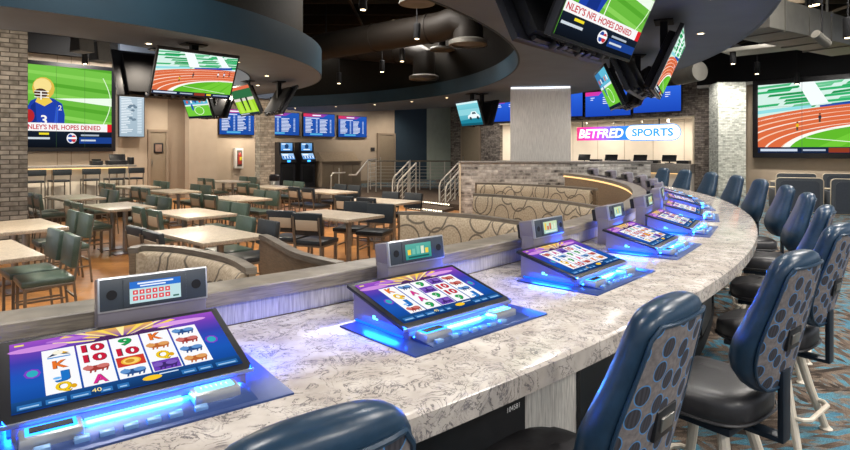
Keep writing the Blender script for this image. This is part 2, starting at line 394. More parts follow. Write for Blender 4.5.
def stadium(p, W, H, grid=False):
    r = random.Random(3)
    p.rect(0, 0, W, H, 'd0eae0')
    for k in range(9):
        y = .97 - k*.04; x = r.uniform(-.1, .2)
        while x < 1:
            w = r.uniform(.16, .36); c = r.choice(['25a05a', '1f9150', '4db57c', '2fae6a', '66c08c'])
            cpoly(p, W, H, [(x, y-.035), (x+w, y-.005), (x+w+.02, y+.03), (x+.02, y)], c); x += w + r.uniform(.02, .12)
    cpoly(p, W, H, [(.3, 1), (.42, 1), (.52, .7), (.4, .66)], 'eef6f6'); cpoly(p, W, H, [(.7, 1), (.78, 1), (.92, .74), (.82, .72)], 'eef6f6')
    cpoly(p, W, H, [(0, .48), (1, .72), (1, .62), (0, .36)], 'd6f0f4'); cpoly(p, W, H, [(0, .62), (.4, .68), (.4, .64), (0, .57)], '8fd8de')
    cpoly(p, W, H, [(.46, .665), (.95, .755), (.95, .70), (.46, .62)], '1d49a8')
    def el(rx, ry, n=40): return [(.98 + rx*math.cos(a), .02 + ry*math.sin(a)) for a in [PI*1.12 - i*(PI*1.2)/n for i in range(n+1)]] + [(1.9, -.4), (.2, -.5)]
    cpoly(p, W, H, el(1.5, .66), 'd8693f')
    for k in range(7):
        s = 1 - k*.085
        a = el(1.42*s, .63*s - .0, 44)[:-2]; b = [(x + .004*(8-k)*(1 if x < .5 else .4), y - .006) for x, y in a]
        for i in range(len(a)-1): 
            cpoly(p, W, H, [a[i], a[i+1], b[i+1], b[i]], 'f0c3a8' if k % 2 else 'f5e2d3', up=False)
        p.k += 1
    cpoly(p, W, H, el(.80, .40), 'f4f4ec'); cpoly(p, W, H, el(.745, .375), '5fb52b')
    for k in range(3): cpoly(p, W, H, [(.45 + k*.2, .09), (.6 + k*.2, .09), (.9 + k*.1, .39), (.8 + k*.1, .39)], '6fc437')
    cpoly(p, W, H, [(.36, .21), (.92, .1), (.92, .11), (.36, .22)], 'e6f2d8')
    for x, y, c in ((.3, .39, 'e0b020'), (.46, .5, '2f3540'), (.78, .56, 'e8e8ee'), (.86, .57, 'c8d4ee'), (.93, .6, 'c03a30')):
        p.ell(x*W, y*H, .012*W, .03*H, c, 8); p.ell(x*W, (y+.045)*H, .008*W, .012*H, '6a4632', 8); p.rect((x-.008)*W, (y-.07)*H, (x+.006)*W, (y-.02)*H, '5a4030')
    ticker(p, W, H)
    if grid:
        for k in (1, 2): p.rect(k*W/3-.004, 0, k*W/3+.004, H, '52585a'); p.rect(0, k*H/3-.003, W, k*H/3+.003, '6a7072')
def news(p, W, H):
    p.rect(0, .2*H, W, .3*H, 'f0eeee'); p.text("NLEY'S NFL HOPES DENIED", .02*W, .222*H, .055*H, 'c22c38', bold=.02, w=.84*W)
    p.rect(.945*W, .2*H, W, .3*H, 'd8242c'); p.rect(0, 0, W, .2*H, '0d1119', '16202e'); p.rect(.6*W, .05*H, W, .13*H, '1c3f8a')
    p.rect(.14*W, .155*H, .25*W, .18*H, 'e8d62c'); p.rect(.02*W, .10*H, .26*W, .125*H, 'c9d2da'); p.rect(.62*W, .145*H, .84*W, .165*H, 'aab4c0'); p.rect(.62*W, .08*H, .8*W, .1*H, 'c9d2da')
    p.ell(.51*W, .115*H, .06*W, .065*H, 'e9e9ee'); p.ell(.495*W, .115*H, .03*W, .05*H, '2a4a9c'); p.ell(.535*W, .11*H, .028*W, .044*H, 'c9303a'); p.rect(.46*W, .105*H, .57*W, .13*H, 'f2f2f4')
def football(p, W, H, player=True, grid=True):
    p.rect(0, 0, W, H, '5fae35', '74bf48')
    for k in range(7): cpoly(p, W, H, [(-.1, .3+k*.12), (1.1, .12+k*.14), (1.1, .17+k*.14), (-.1, .34+k*.12)], '86cb57' if k % 2 else '54a22e')
    cpoly(p, W, H, [(.3, .60), (1, .535), (1, .64), (.45, .61)], 'e8f4e4')
    a = [(.88 + .1*math.sin(t), .28 + t*.2) for t in [i*.28 for i in range(12)]]
    for i in range(11): cpoly(p, W, H, [a[i], (a[i][0]+.012, a[i][1]), (a[i+1][0]+.012, a[i+1][1]), a[i+1]], 'd7efc6', up=False)
    p.k += 1
    if player:
        cpoly(p, W, H, [(.0, .2), (.0, .46), (.05, .56), (.16, .62), (.3, .6), (.4, .54), (.43, .4), (.42, .2)], '1f3fa6')
        cpoly(p, W, H, [(.03, .22), (.05, .5), (.1, .55), (.12, .22)], '17307f'); cpoly(p, W, H, [(.3, .22), (.33, .5), (.36, .5), (.34, .22)], '2f58c8')
        cpoly(p, W, H, [(.10, .55), (.2, .5), (.29, .56), (.24, .62), (.13, .62)], 'e8c650')
        p.ell(.19*W, .72*H, .125*W, .135*H, 'd9b64a'); p.ell(.18*W, .75*H, .10*W, .09*H, 'efd98c'); p.ell(.16*W, .655*H, .075*W, .06*H, '4b2f22')
        for k in range(3): p.rect(.09*W, (.605+k*.035)*H, .25*W, (.615+k*.035)*H, 'f0ede4')
        p.rect(.155*W, .58*H, .17*W, .68*H, 'f0ede4'); p.ell(.03*W, .38*H, .06*W, .08*H, 'b0262c')
        p.text('3', .16*W, .28*H, .11*H, 'f1efe8', bold=.02); p.text('2', .355*W, .46*H, .06*H, 'f1efe8')
    else:
        cpoly(p, W, H, [(.12, .3), (.1, .7), (.2, .9), (.36, .95), (.42, .5), (.36, .28)], '1f3fa6'); cpoly(p, W, H, [(.2, .3), (.24, .55), (.34, .5), (.33, .28)], '17307f'); cpoly(p, W, H, [(.42, .25), (.44, 1), (.45, 1), (.432, .25)], 'e6f2d8')
    news(p, W, H)
    if grid:
        for k in (1, 2): p.rect(k*W/3-.003, .0, k*W/3+.003, H, '3b5a34')
def soccer(p, W, H):
    p.rect(0, 0, W, H, '9fd22f'); p.rect(0, .6*H, W, H, '2f6b43'); p.rect(0, .5*H, W, .6*H, 'd8d0c8'); p.rect(0, .9*H, W, H, 'd9694a')
    for k in range(3): cpoly(p, W, H, [(.1+k*.3, 0), (.3+k*.3, 0), (.25+k*.3, .5), (.12+k*.3, .5)], 'b4e04a')
    for x in (.35, .62): cpoly(p, W, H, [(x, .15), (x+.05, .15), (x+.08, .62), (x-.02, .62)], '26332a')
    p.rect(0, 0, W, .07*H, '22303c'); p.rect(.05*W, .02*H, .5*W, .05*H, 'c8d0d8')
def soccer2(p, W, H):
    p.rect(0, 0, W, H, '6fc43a'); p.rect(0, .62*H, W, H, '5fb6d2'); cpoly(p, W, H, [(0, .62), (.5, .75), (.4, 1), (0, 1)], '3a7fb0'); p.rect(0, .56*H, W, .62*H, 'e0e8ea')
    for k in range(5): p.rect((.1+.18*k)*W, .7*H, (.18+.18*k)*W, .82*H, ['d8583c', 'e8e8e8', '2a4a8c'][k % 3])
    for i in range(18):
        a0, a1 = i*2*PI/18, (i+1)*2*PI/18; f = lambda a, r: (.55 + r*.2*math.cos(a), .33 + r*.2*math.sin(a))
        cpoly(p, W, H, [f(a0, 1), f(a1, 1), f(a1, .88), f(a0, .88)], 'e6f4da', up=False)
    p.k += 1
    p.ell(.3*W, .5*H, .05*W, .16*H, '2456a8'); p.rect(0, 0, W, .08*H, '16202a')
def car(p, W, H):
    p.rect(0, 0, W, H, '2f93a8', '7fd0da'); p.rect(0, .45*H, W, .7*H, '8ccfd8'); cpoly(p, W, H, [(0, 0), (1, 0), (1, .3), (0, .24)], '1f7f96')
    cpoly(p, W, H, [(.4, .3), (.42, .42), (.55, .47), (.62, .58), (.8, .58), (.88, .46), (.95, .42), (.95, .3)], 'e8f2f4'); cpoly(p, W, H, [(.62, .47), (.66, .55), (.78, .55), (.82, .47)], '3a5560')
    for x in (.52, .85): p.ell(x*W, .3*H, .05*W, .07*H, '22323a')
    p.rect(0, 0, W, .1*H, '14586a'); p.rect(0, .92*H, W, H, 'd0eef0')
def odds(p, W, H, seed=1, head='d8344e', bg='1d4a9c', bg2='2457b4', cols=2):
    r = random.Random(seed)
    p.rect(0, 0, W, H, bg, bg2); p.poly([(0, H), (0, .86*H), (.62*W, .86*H), (W*.8, H)], [head, head, '9a3a9c', '5a46b0'])
    p.rect(.28*W, .9*H, .55*W, .95*H, 'eef0fa'); p.rect(.06*W, .78*H, .5*W, .82*H, 'c9d4ee')
    for c in range(cols):
        x = (.06 + c*.9/cols)*W; y = .72*H
        while y > .14*H:
            p.rect(x, y, x + r.uniform(.16, .26)*W, y + .032*H, 'dbe4f6'); p.rect(x + .33*W, y, x + .38*W, y + .032*H, 'b9cdf0'); y -= .062*H
    p.rect(.2*W, .05*H, .6*W, .13*H, '4fa6d8')
def bigboard(p, W, H, seed=1, pink=True):
    r = random.Random(seed); p.rect(0, 0, W, H, '1b46b4', '2c62d8')
    if pink: p.poly([(0, H), (0, .84*H), (.3*W, .84*H), (.4*W, H)], ['e0348c', 'e0348c', 'c03ab0', 'c03ab0'])
    for k in range(3):
        for j in range(r.randint(2, 4)): p.rect((.12+.28*k)*W, (.74-.08*j)*H, (.12+.28*k+r.uniform(.05, .12))*W, (.77-.08*j)*H, 'e6ecfa')
def listing(p, W, H):
    r = random.Random(5); p.rect(0, 0, W, H, '9fb4c2', 'b4c6d2'); p.rect(0, .93*H, W, H, 'dbe6ec'); p.rect(.05*W, .95*H, .5*W, .98*H, '51606c')
    for k in range(22): p.rect(.06*W, (.88-.038*k)*H, (.06+r.uniform(.2, .5))*W, (.895-.038*k)*H, 'eef4f8'); p.rect(.72*W, (.88-.038*k)*H, .9*W, (.895-.038*k)*H, 'e2ecf2')
    for k in range(9): p.ell(r.uniform(.4, .65)*W, r.uniform(.35, .75)*H, .08*W, .03*H, '6f8494', 8)

# ------------------------------------------------------------------ room setting
WL = ((-10.3, 17.6), (.70, .714), (.714, -.70))
WR = ((11.05, 19.0), (-.682, .731), (-.731, -.682))
def wpt(w, x, off=0.0):
    k = (x - CX)/F; px, py = w[0][0] + w[2][0]*off, w[0][1] + w[2][1]*off; t = (k*py - px)/(w[1][0] - k*w[1][1])
    return (px + t*w[1][0], py + t*w[1][1])
def wframe(w, x0, x1, off=0.0):
    a = wpt(w, x0, off); b = wpt(w, x1, off)
    return a, math.atan2(b[1]-a[1], b[0]-a[0]), math.hypot(b[0]-a[0], b[1]-a[1]), b
CEILZ = 5.2
def wall_piece(name, w, x0, x1, z0, z1, mat, label, cat='wall', off=0.0, thick=.2):
    a, rz, W, b = wframe(w, x0, x1, off)
    m = MB(); m.box(0, W, 0, thick, z0, z1)
    o = m.build(name, mat, None, 0); o.location = (a[0], a[1], 0); o.rotation_euler = (0, 0, rz)
    return struct(o, label, cat)
# floors
m = MB(); m.arc([(10.96, -.02), (10.96, 0), (34, 0), (34, -.02)], -1.0, 3.35, 96); struct(m.build('floor', CARPET, None, 0), 'blue and brown patterned carpet floor around the outside of the slot bar', 'floor')
m = MB(); m.arc([(.01, DZ-.03), (.01, DZ), (10.97, DZ), (10.97, DZ-.03)], 0, 2*PI, 72); struct(m.build('floor', PLANKS, None, 0), 'sunken orange wood plank floor of the dining area', 'floor')
m = MB(); m.prism([(-5.6, 17.6), (-.62, 17.35), (-.3, 17.05), (.75, 15.72), (1.6, 14.9), (3.0, 13.6), (3.2, 15), (3.0, 20), (-.5, 22.5), (-5, 22.5), (-8.2, 20.2)], DZ-.02, .006, 'z'); struct(m.build('floor', DARKCARPET, None, 0), 'raised brown walkway floor behind the railings', 'floor')
m = MB(); m.prism([(-9.0, 12.55), (-6.9, 14.65), (-9.6, 17.9), (-13.5, 14.4), (-11.5, 10.2)], DZ-.02, .004, 'z'); struct(m.build('floor', DARKCARPET, None, 0), 'raised floor strip under the rear drinks bar', 'floor')
# walls
wall_piece('wall_left', WL, -140, 395, -.2, CEILZ, TAN, 'long tan rear wall on the left carrying screens and doors')
wall_piece('wall_left', WL, 395, 427, -.2, CEILZ, NAVYWALL, 'dark navy painted stretch of the rear wall behind the railings', off=.03)
wall_piece('wall_left', WL, 427, 450.6, -.2, CEILZ, SAGE, 'grey-green painted end of the rear wall beside the dark brick', off=.05)
def hz(y, x, w=WR): return zat(y, wpt(w, x)[1])
ox0, ox1 = 500, 694.5
zl, zt = hz(163, 640), hz(118, 640)
wall_piece('wall_right', WR, 449.2, ox0, -.2, CEILZ, BRICK_D, 'dark brick wall left of the sportsbook window')
wall_piece('wall_right', WR, ox1, 741, -.2, CEILZ, BRICK_D, 'dark brick wall strip right of the sportsbook window')
wall_piece('wall_right', WR, ox0, ox1, zt, CEILZ, BRICK_D, 'dark brick wall above the sportsbook window')
wall_piece('wall_right', WR, 741, 960, -.2, CEILZ, TAN, 'tan wall under and around the big athletics video wall')
wall_piece('wall_right', WR, 697, 960, hz(78.5, 800), CEILZ-.02, BLACKM, 'black bulkhead wall above the athletics video wall', off=.25, thick=.24)
wall_piece('trim_1', WR, 697, 960, hz(81.5, 800), hz(78.5, 800), WHITE, 'thin pale trim line under the black bulkhead', 'trim', off=.27, thick=.26)
# tall tiles behind left video wall, vertical wall bump, painted recess shade
wall_piece('trim_2', WL, -60, 118, zat(168, 17), zat(56, 17), TILE, 'beige tiled surround of the left video wall', 'trim', off=.05, thick=.05)
for i, x in enumerate((57, 71, 89, 112)):
    wall_piece('trim_3', WL, x, x+.7, zat(168, 17), zat(56, 17), TAN_D, 'dark vertical joint in the beige tiled surround', 'trim', off=.056, thick=.02)
wall_piece('wall_left', WL, -60, 150, zat(56, 17), CEILZ-.02, BLACKM, 'black wall above the left video wall', off=.3, thick=.3)
wall_piece('wall_left', WL, 168, 189, -.2, 3.4, TAN_D, 'flat taupe strip painting the recess shade right of the kitchen door', off=.02, thick=.02)  # shade of the tan recess put into a flat darker strip
wall_piece('wall_left', WL, 189, 217, -.2, 3.4, TAN, 'tan wall bump left of the fire cabinet', off=.35, thick=.35)
wall_piece('wall_left', WL, 120, 395, 3.42, CEILZ-.02, SOFFIT, 'grey bulkhead over the rear wall screens', off=.5, thick=.5)
wall_piece('baseboard_left', WL, 217, 395, -.01, .12, GREYTAN, 'low greige baseboard along the rear wall', 'baseboard', off=.03, thick=.03)
# sportsbook alcove
a, rz, W, b = wframe(WR, ox0, ox1)
m = MB(); m.box(0, W, 2.2, 2.3, -.2, zt+.3); m.box(-.05, .0, .2, 2.3, -.2, zt+.3); m.box(W, W+.05, .2, 2.3, -.2, zt+.3); m.box(0, W, .2, 2.3, zt+.02, zt+.1)
for k in range(1, 7): m.box(W*k/7, W*k/7+.015, 2.19, 2.2, 0, zt, 1)
o = m.build('wall_right', [PALEWALL, TAN], None, 0); o.location = (a[0], a[1], 0); o.rotation_euler = (0, 0, rz); struct(o, 'warm lit cream panelled alcove behind the sportsbook window', 'wall')
ALC = (a, rz, W)
c = thing('betting_counter', 'long grey stone betting counter below the lit sportsbook window', 'counter', (a[0], a[1], 0), rz)
m = MB(); m.box(.02, W-.02, -.35, .5, zl-.34, zl, 0, .01); m.build('worktop', GREYSTONE, c)
m = MB(); m.box(.03, W-.03, -.22, .3, 0.001, zl-.34); m.build('front_panel', PALEWALL, c, 0)
m = MB(); m.box(.1, W-.1, -.30, -.26, zl-.365, zl-.341); m.build('light_strip', WARM, c, 0)
m = MB(); m.box(ox0*0, W, -.03, .0, zt-.06, zt); m.box(W-.06, W, -.03, 0, zl, zt); o = m.build('trim_4', CREAMTRIM, None, 0); o.location = (a[0], a[1], 0); o.rotation_euler = (0, 0, rz); struct(o, 'cream trim round the sportsbook window opening', 'trim')
# terminals on the ledge
for k, (x, w_) in enumerate(((584, 'leftmost'), (611, 'second from left'), (640, 'third from left'), (669, 'rightmost'))):
    q = wpt(WR, x, -.08)
    d = thing('betting_terminal', f'black betting terminal with printer on the sportsbook counter, {w_}', 'terminal', (q[0], q[1], zl), rz, 'terminals on the betting counter')
    m = MB(); m.M = T(0, 0, 0); m.box(-.14, .14, -.04, .12, 0, .03, 0, .008); m.cyl((0, .04, .03), (0, .04, .12), .025); m.build('stand', BLACK, d)
    m = MB(); m.M = T(0, .02, .19, 0, -.3); m.box(-.27, .27, -.02, .02, -.13, .13, 0, .012); m.build('monitor', BLACK, d)
    m = MB(); m.box(.3, .74, -.08, .2, 0, .12, 0, .015); m.box(.34, .7, -.085, -.08, .03, .08); m.build('printer', BLACK, d)
# track lights in the alcove
for k, x in enumerate((586, 614, 641, 668)):
    q = wpt(WR, x, -.6 - .3*(k % 2)); d = thing('track_spotlight', f'small white track spotlight in the sportsbook alcove, number {["one","two","three","four"][k]} from the left', 'light', (q[0], q[1], zt+.02), rz, 'track spotlights')
    m = MB(); m.box(-.16, .16, -.015, .015, -.03, 0); m.cyl((0, 0, -.03), (0, 0, -.1), .012); m.build('rail', WHITE, d)
    m = MB(); m.cyl((0, .02, -.1), (.06, -.1, -.2), .045); m.build('head', WHITE, d)
# sign
q, rzs, Ws, b = wframe(WR, 577, 681.5, .12); zs0, zs1 = zat(140, (q[1]+b[1])/2), zat(126, (q[1]+b[1])/2); Hs = zs1-zs0
d = thing('sportsbook_sign', 'illuminated BETFRED SPORTS sign with pink to blue plate and white pill', 'sign', (q[0], q[1], zs0), rzs)
m = MB(); m.box(0, Ws*.57, 0, .1, 0, Hs, 0, .01); m.box(.2, .24, .04, .06, Hs, zt-zs0-.05); m.box(Ws*.8, Ws*.8+.04, .04, .06, Hs, zt-zs0-.05); m.build('backing', BLACK, d)
p = Paint(.002); xs = [0, .12, .25, .38, .5, .6]; cs = ['f0386e', 'e83aa8', 'b44fd0', '4f6fe0', '2f7fe6', '2a7fe0']
for i in range(5): p.poly([(xs[i]*Ws, 0), (xs[i+1]*Ws, 0), (xs[i+1]*Ws, Hs), (xs[i]*Ws, Hs)], [cs[i], cs[i+1], cs[i+1], cs[i]], up=False)
p.text('BETFRED', .02*Ws, .2*Hs, .62*Hs, 'ffffff', bold=.03, shear=.2, w=.46*Ws)
p.build('nameplate', face(0, -.004, 0), SIGN, d)
p = Paint(.002); R_ = Hs*.56
def pill(x0, x1, r, c): p.poly([(x0 + r - r*math.sin(a), Hs/2 + r*math.cos(a)) for a in [i*PI/12 for i in range(13)]] + [(x1 - r + r*math.sin(a), Hs/2 - r*math.cos(a)) for a in [i*PI/12 for i in range(13)]], c)
pill(.50*Ws, Ws, R_*1.0, '2f8fe8'); pill(.506*Ws, Ws*.994, R_*.9, 'ffffff')
p.text('SPORTS', .565*Ws, .26*Hs, .5*Hs, '2f8fdc', bold=.03, w=.37*Ws)
p.build('pill_plate', face(0, -.03, 0), SIGN, d)
m = MB(); m.box(.53*Ws, .97*Ws, -.028, .06, .02, Hs-.02); m.build('pill_backing', WHITE, d)

# wall mounted screens
def board(name, label, cat, w, x0, x1, y0, y1, fn, off=.12, group=None, thick=.08, frame=.02):
    a, rz, W, b = wframe(w, x0, x1, off); D = (a[1]+b[1])/2; z0, z1 = zat(y1, D), zat(y0, D); H = z1-z0
    d = thing(name, label, cat, (a[0], a[1], z0), rz, group)
    m = MB(); m.box(-frame, W+frame, 0, thick, -frame, H+frame, 0, .008); m.build('housing', BLACK, d)
    m = MB(); m.box(W*.3, W*.7, thick, max(thick+.004, off-.006), H*.3, H*.7); m.build('wall_bracket', BLACKM, d)
    p = Paint(.0012); fn(p, W, H); p.build('screen', face(0, -.003, 0), SCR, d); return d
board('video_wall', 'large left video wall showing a football player in gold helmet', 'screen', WL, 26, 111.5, 67.5, 147.5, lambda p, W, H: football(p, W, H, True, True), off=.25, thick=.18, frame=.12)
board('video_wall', 'large right video wall showing an athletics track and green infield', 'screen', WR, 758, 905, 80.5, 153.2, lambda p, W, H: stadium(p, W, H, True), off=.3, thick=.2, frame=.16)
board('listing_screen', 'pale portrait screen of white text lines right of left video wall', 'screen', WL, 119.5, 144, 94.5, 136.5, listing, off=.3, thick=.1)
for k, (x0, x1, y0, y1, w_) in enumerate(((219.5, 254, 109.5, 134.5, 'leftmost, above the fire cabinet'), (262, 299, 112.5, 135, 'just right of the slim brick pillar'), (303.5, 334.5, 114, 136.3, 'right above the kiosks'), (338.5, 366.5, 116.4, 137, 'rightmost of the row'))):
    board('odds_screen', f'blue odds screen with pink header on rear wall, {w_}', 'screen', WL, x0, x1, y0, y1, lambda p, W, H, k=k: odds(p, W, H, k+1), group='odds screens on the rear wall')
for k, (x0, x1, y0, y1, w_) in enumerate(((492, 536, 99, 121, 'at the left behind the fluted column'), (538.5, 582.5, 94.5, 117, 'right behind the fluted column'), (585.5, 630.5, 91, 116, 'in the middle over the sign'), (633.5, 681, 87, 112, 'rightmost over the sign'))):
    board('odds_screen', f'bright blue board over the sportsbook window, {w_}', 'screen', WR, x0, x1, y0, y1, lambda p, W, H, k=k: bigboard(p, W, H, k+1), group='blue boards over the sportsbook window')

# doors, cabinet, plaque
def door(name, x0, x1, y0, y1, w, label, off, win=None):
    a, rz, W, b = wframe(w, x0, x1, off); D = (a[1]+b[1])/2; z1 = zat(y0, D)
    d = thing(name, label, 'door', (a[0], a[1], 0), rz); d['kind'] = 'structure'
    m = MB(); m.box(-.08, 0, -.03, off, 0, z1+.08); m.box(W, W+.08, -.03, off, 0, z1+.08); m.box(0, W, -.03, off, z1, z1+.08); m.build('door_frame', TAN_D, d)
    m = MB(); m.box(.005, W-.005, 0, .04, .01, z1-.005, 0, .004); m.build('door_leaf', GREYTAN, d)
    if win:
        m = MB(); cx, cz, r = W*.5, zat(win, D), W*.3; m.M = T(cx, -.012, cz); m.box(-r, r, -.01, .012, -r*1.1, r*1.1, 0, .03); m.build('window_frame', BLACK, d)
        m = MB(); m.M = T(cx, -.028, cz); m.box(-r*.7, r*.7, 0, .008, -r*.8, r*.8, 0, .003); m.build('pane', plain('dusky_glass', '8a7263', .15), d)
    m = MB(); m.box(W*.06, W*.1, -.03, 0, .95, 1.15, 0, .01); m.build('handle', STEEL, d)
door('door_1', 150.5, 166, 132, 190, WL, 'taupe swing kitchen door with small square window', .06, 148)
door('door_2', 379, 394, 135, 188, WL, 'plain beige door at the right end of the rear wall', .06)
door('door_3', 462, 479, 126, 186, WR, 'grey flush door in the dark brick wall', .06)
a, rz, W, b = wframe(WL, 236, 243, .165); D = a[1]; z0, z1 = zat(168.5, D), zat(148, D)
d = thing('fire_cabinet', 'white fire extinguisher cabinet on the rear wall', 'cabinet', (a[0], a[1], z0), rz)
m = MB(); m.box(-.02, W+.02, 0, .16, 0, z1-z0, 0, .01); m.build('housing', WHITE, d)
m = MB(); m.box(.04, W-.04, -.012, .0, .08, z1-z0-.08, 0, .004); m.build('pane', plain('cabinet_glass', '6f675e', .2), d)
m = MB(); m.lathe([(.02, .15), (.07, .16), (.075, .2), (.075, .48), (.05, .56), (.025, .6)], 12, c=(W*.5, -.02, 0)); m.build('extinguisher', plain('red_enamel', 'a83a30', .35), d)
m = MB(); m.box(W*.5-.04, W*.5+.05, -.1, -.095, .3, .42); m.build('tag', plain('yellow_tag', 'd8cc30', .5), d)
a, rz, W, b = wframe(WL, 371, 374.5, .02); m = MB(); m.box(0, W, -.02, .02, zat(151, a[1]), zat(147.5, a[1]), 0, .004); o = m.build('wall_plaque', BLACK, None, 0); o.location = (a[0], a[1], 0); o.rotation_euler = (0, 0, rz); tag(o, 'small black plaque on the rear wall left of the beige door', 'plaque')

# pillars
m = MB(); m.box(-.46, .46, -.46, .46, DZ, CEILZ-.02); o = m.build('pillar', BRICK_L, None, 0); o.location = (-7.11, 9.40, 0); o.rotation_euler = (0, 0, .609); struct(o, 'big weathered brick pillar at the left edge', 'pillar')
m = MB(); m.box(-.225, .225, -.225, .225, DZ, 2.96); o = m.build('pillar', BRICK_S, None, 0); o.location = (-4.82, 17.15, 0); o.rotation_euler = (0, 0, .62); struct(o, 'slim pale brick pillar in front of the odds screens', 'pillar')
q = wpt(WR, 727, .9); m = MB(); m.box(-.42, .42, -.42, .42, 0, zat(83.5, q[1])); o = m.build('pillar', BRICK_P, None, 0); o.location = (q[0], q[1], 0); o.rotation_euler = (0, 0, math.atan2(.731, .682)+PI+.62); struct(o, 'whitewashed brick pillar left of the athletics video wall', 'pillar')
m = MB(); m.box(-.69, .69, 0, .9, 0, 2.962); o = m.build('pillar', STRIA_WARM, None, 0); o.location = (2.68, 13.25, 0); o.rotation_euler = (0, 0, -.16); struct(o, 'broad fluted grey column behind the low brick wall', 'pillar')
m = MB(); m.box(-.67, .67, -.03, 0, 2.93, 2.96); o = m.build('trim_5', COLDLED, None, 0); o.location = (2.68, 13.25, 0); o.rotation_euler = (0, 0, -.16); struct(o, 'white light line along the top of the fluted column', 'trim')
d = thing('half_wall', 'low brick half wall with grey stone cap behind the booths', 'wall', (0, 12.88, 0)); d['kind'] = 'structure'
m = MB(); m.box(.81, 5.1, 0, .2, DZ, 1.205); m.build('brickwork', BRICK_W, d, 0)
m = MB(); m.box(.77, 5.14, -.03, .22, 1.205, 1.245, 0, .008); m.build('cap', GREYSTONE, d)
m = MB(); m.box(.785, .81, -.02, .21, DZ, 1.2); m.build('end_trim', CREAMTRIM, d, 0)

# ------------------------------------------------------------------ slot bar
ZC = .85
TH0, TH1 = 2.86, 1.404
bar = thing('slot_bar', 'long curved veined quartz slot bar with a row of built-in games', 'bar', (0, 0, 0))
m = MB(); m.arc([(11.095, ZC), (12.085, ZC), (12.1, ZC-.012), (12.1, ZC-.078), (12.085, ZC-.088), (11.095, ZC-.088)], TH0, TH1, 150); m.build('countertop', QUARTZ, bar, 40)
m = MB(); m.arc([(11.4, 0), (11.4, ZC-.088), (11.74, ZC-.088), (11.74, 0)], TH0, TH1, 150); m.build('base', STRIP_BASE, bar)
m = MB(); m.arc([(11.74, 0), (11.76, 0), (11.76, .1), (11.74, .1)], TH0, TH1, 150); m.build('toe_kick', BLACKM, bar)
MTH = [2.585, 2.499, 2.403, 2.308, 2.214, 2.122, 2.032, 1.942, 1.852, 1.762, 1.672, 1.582, 1.492]
MTH = MTH[1:]
dig = ['104580', '104581', '104582', '104583', '104584', '104585', '104586', '104587', '104588', '104589', '104590', '104591']
for k, t in enumerate(MTH[:7]):
    tc = t + .007; w = .0295
    m = MB(); m.arc([(11.742, .12), (11.762, .12), (11.762, ZC-.09), (11.742, ZC-.09)], tc+w, tc-w, 8); pn = m.build('access_panel', BLACK, bar)
    if k == 1:
        ph = tc - w + .0035; q = ring(11.765, ph); p = Paint(.0004); p.text('104581', 0, 0, .02, 'e8e8e8', 'r'); p.build('number', face(q[0], q[1], .505, PI-ph), PRINT, pn)
dv = thing('bar_divider', 'curved grey wood divider wall between slot bar and booths', 'divider', (0, 0, 0))
m = MB(); m.arc([(10.94, .935), (10.94, .985), (10.945, .99), (11.105, .99), (11.11, .985), (11.11, .935)], TH0, 1.398, 150); m.build('cap', WOODCAP, dv)
m = MB(); m.arc([(10.985, DZ), (10.985, .935), (11.06, .935), (11.06, DZ)], TH0, 1.398, 150); m.build('core', WOODWALL, dv)
m = MB(); m.arc([(11.06, ZC+.001), (11.06, .935), (11.085, .935), (11.085, ZC+.001)], TH0, 1.398, 150); m.build('striated_facing', STRIA, dv)
m = MB(); m.arc([(10.955, .90), (10.955, .93), (10.983, .93), (10.983, .90)], 2.05, 1.398, 60); m.build('light_strip', WARM, dv)

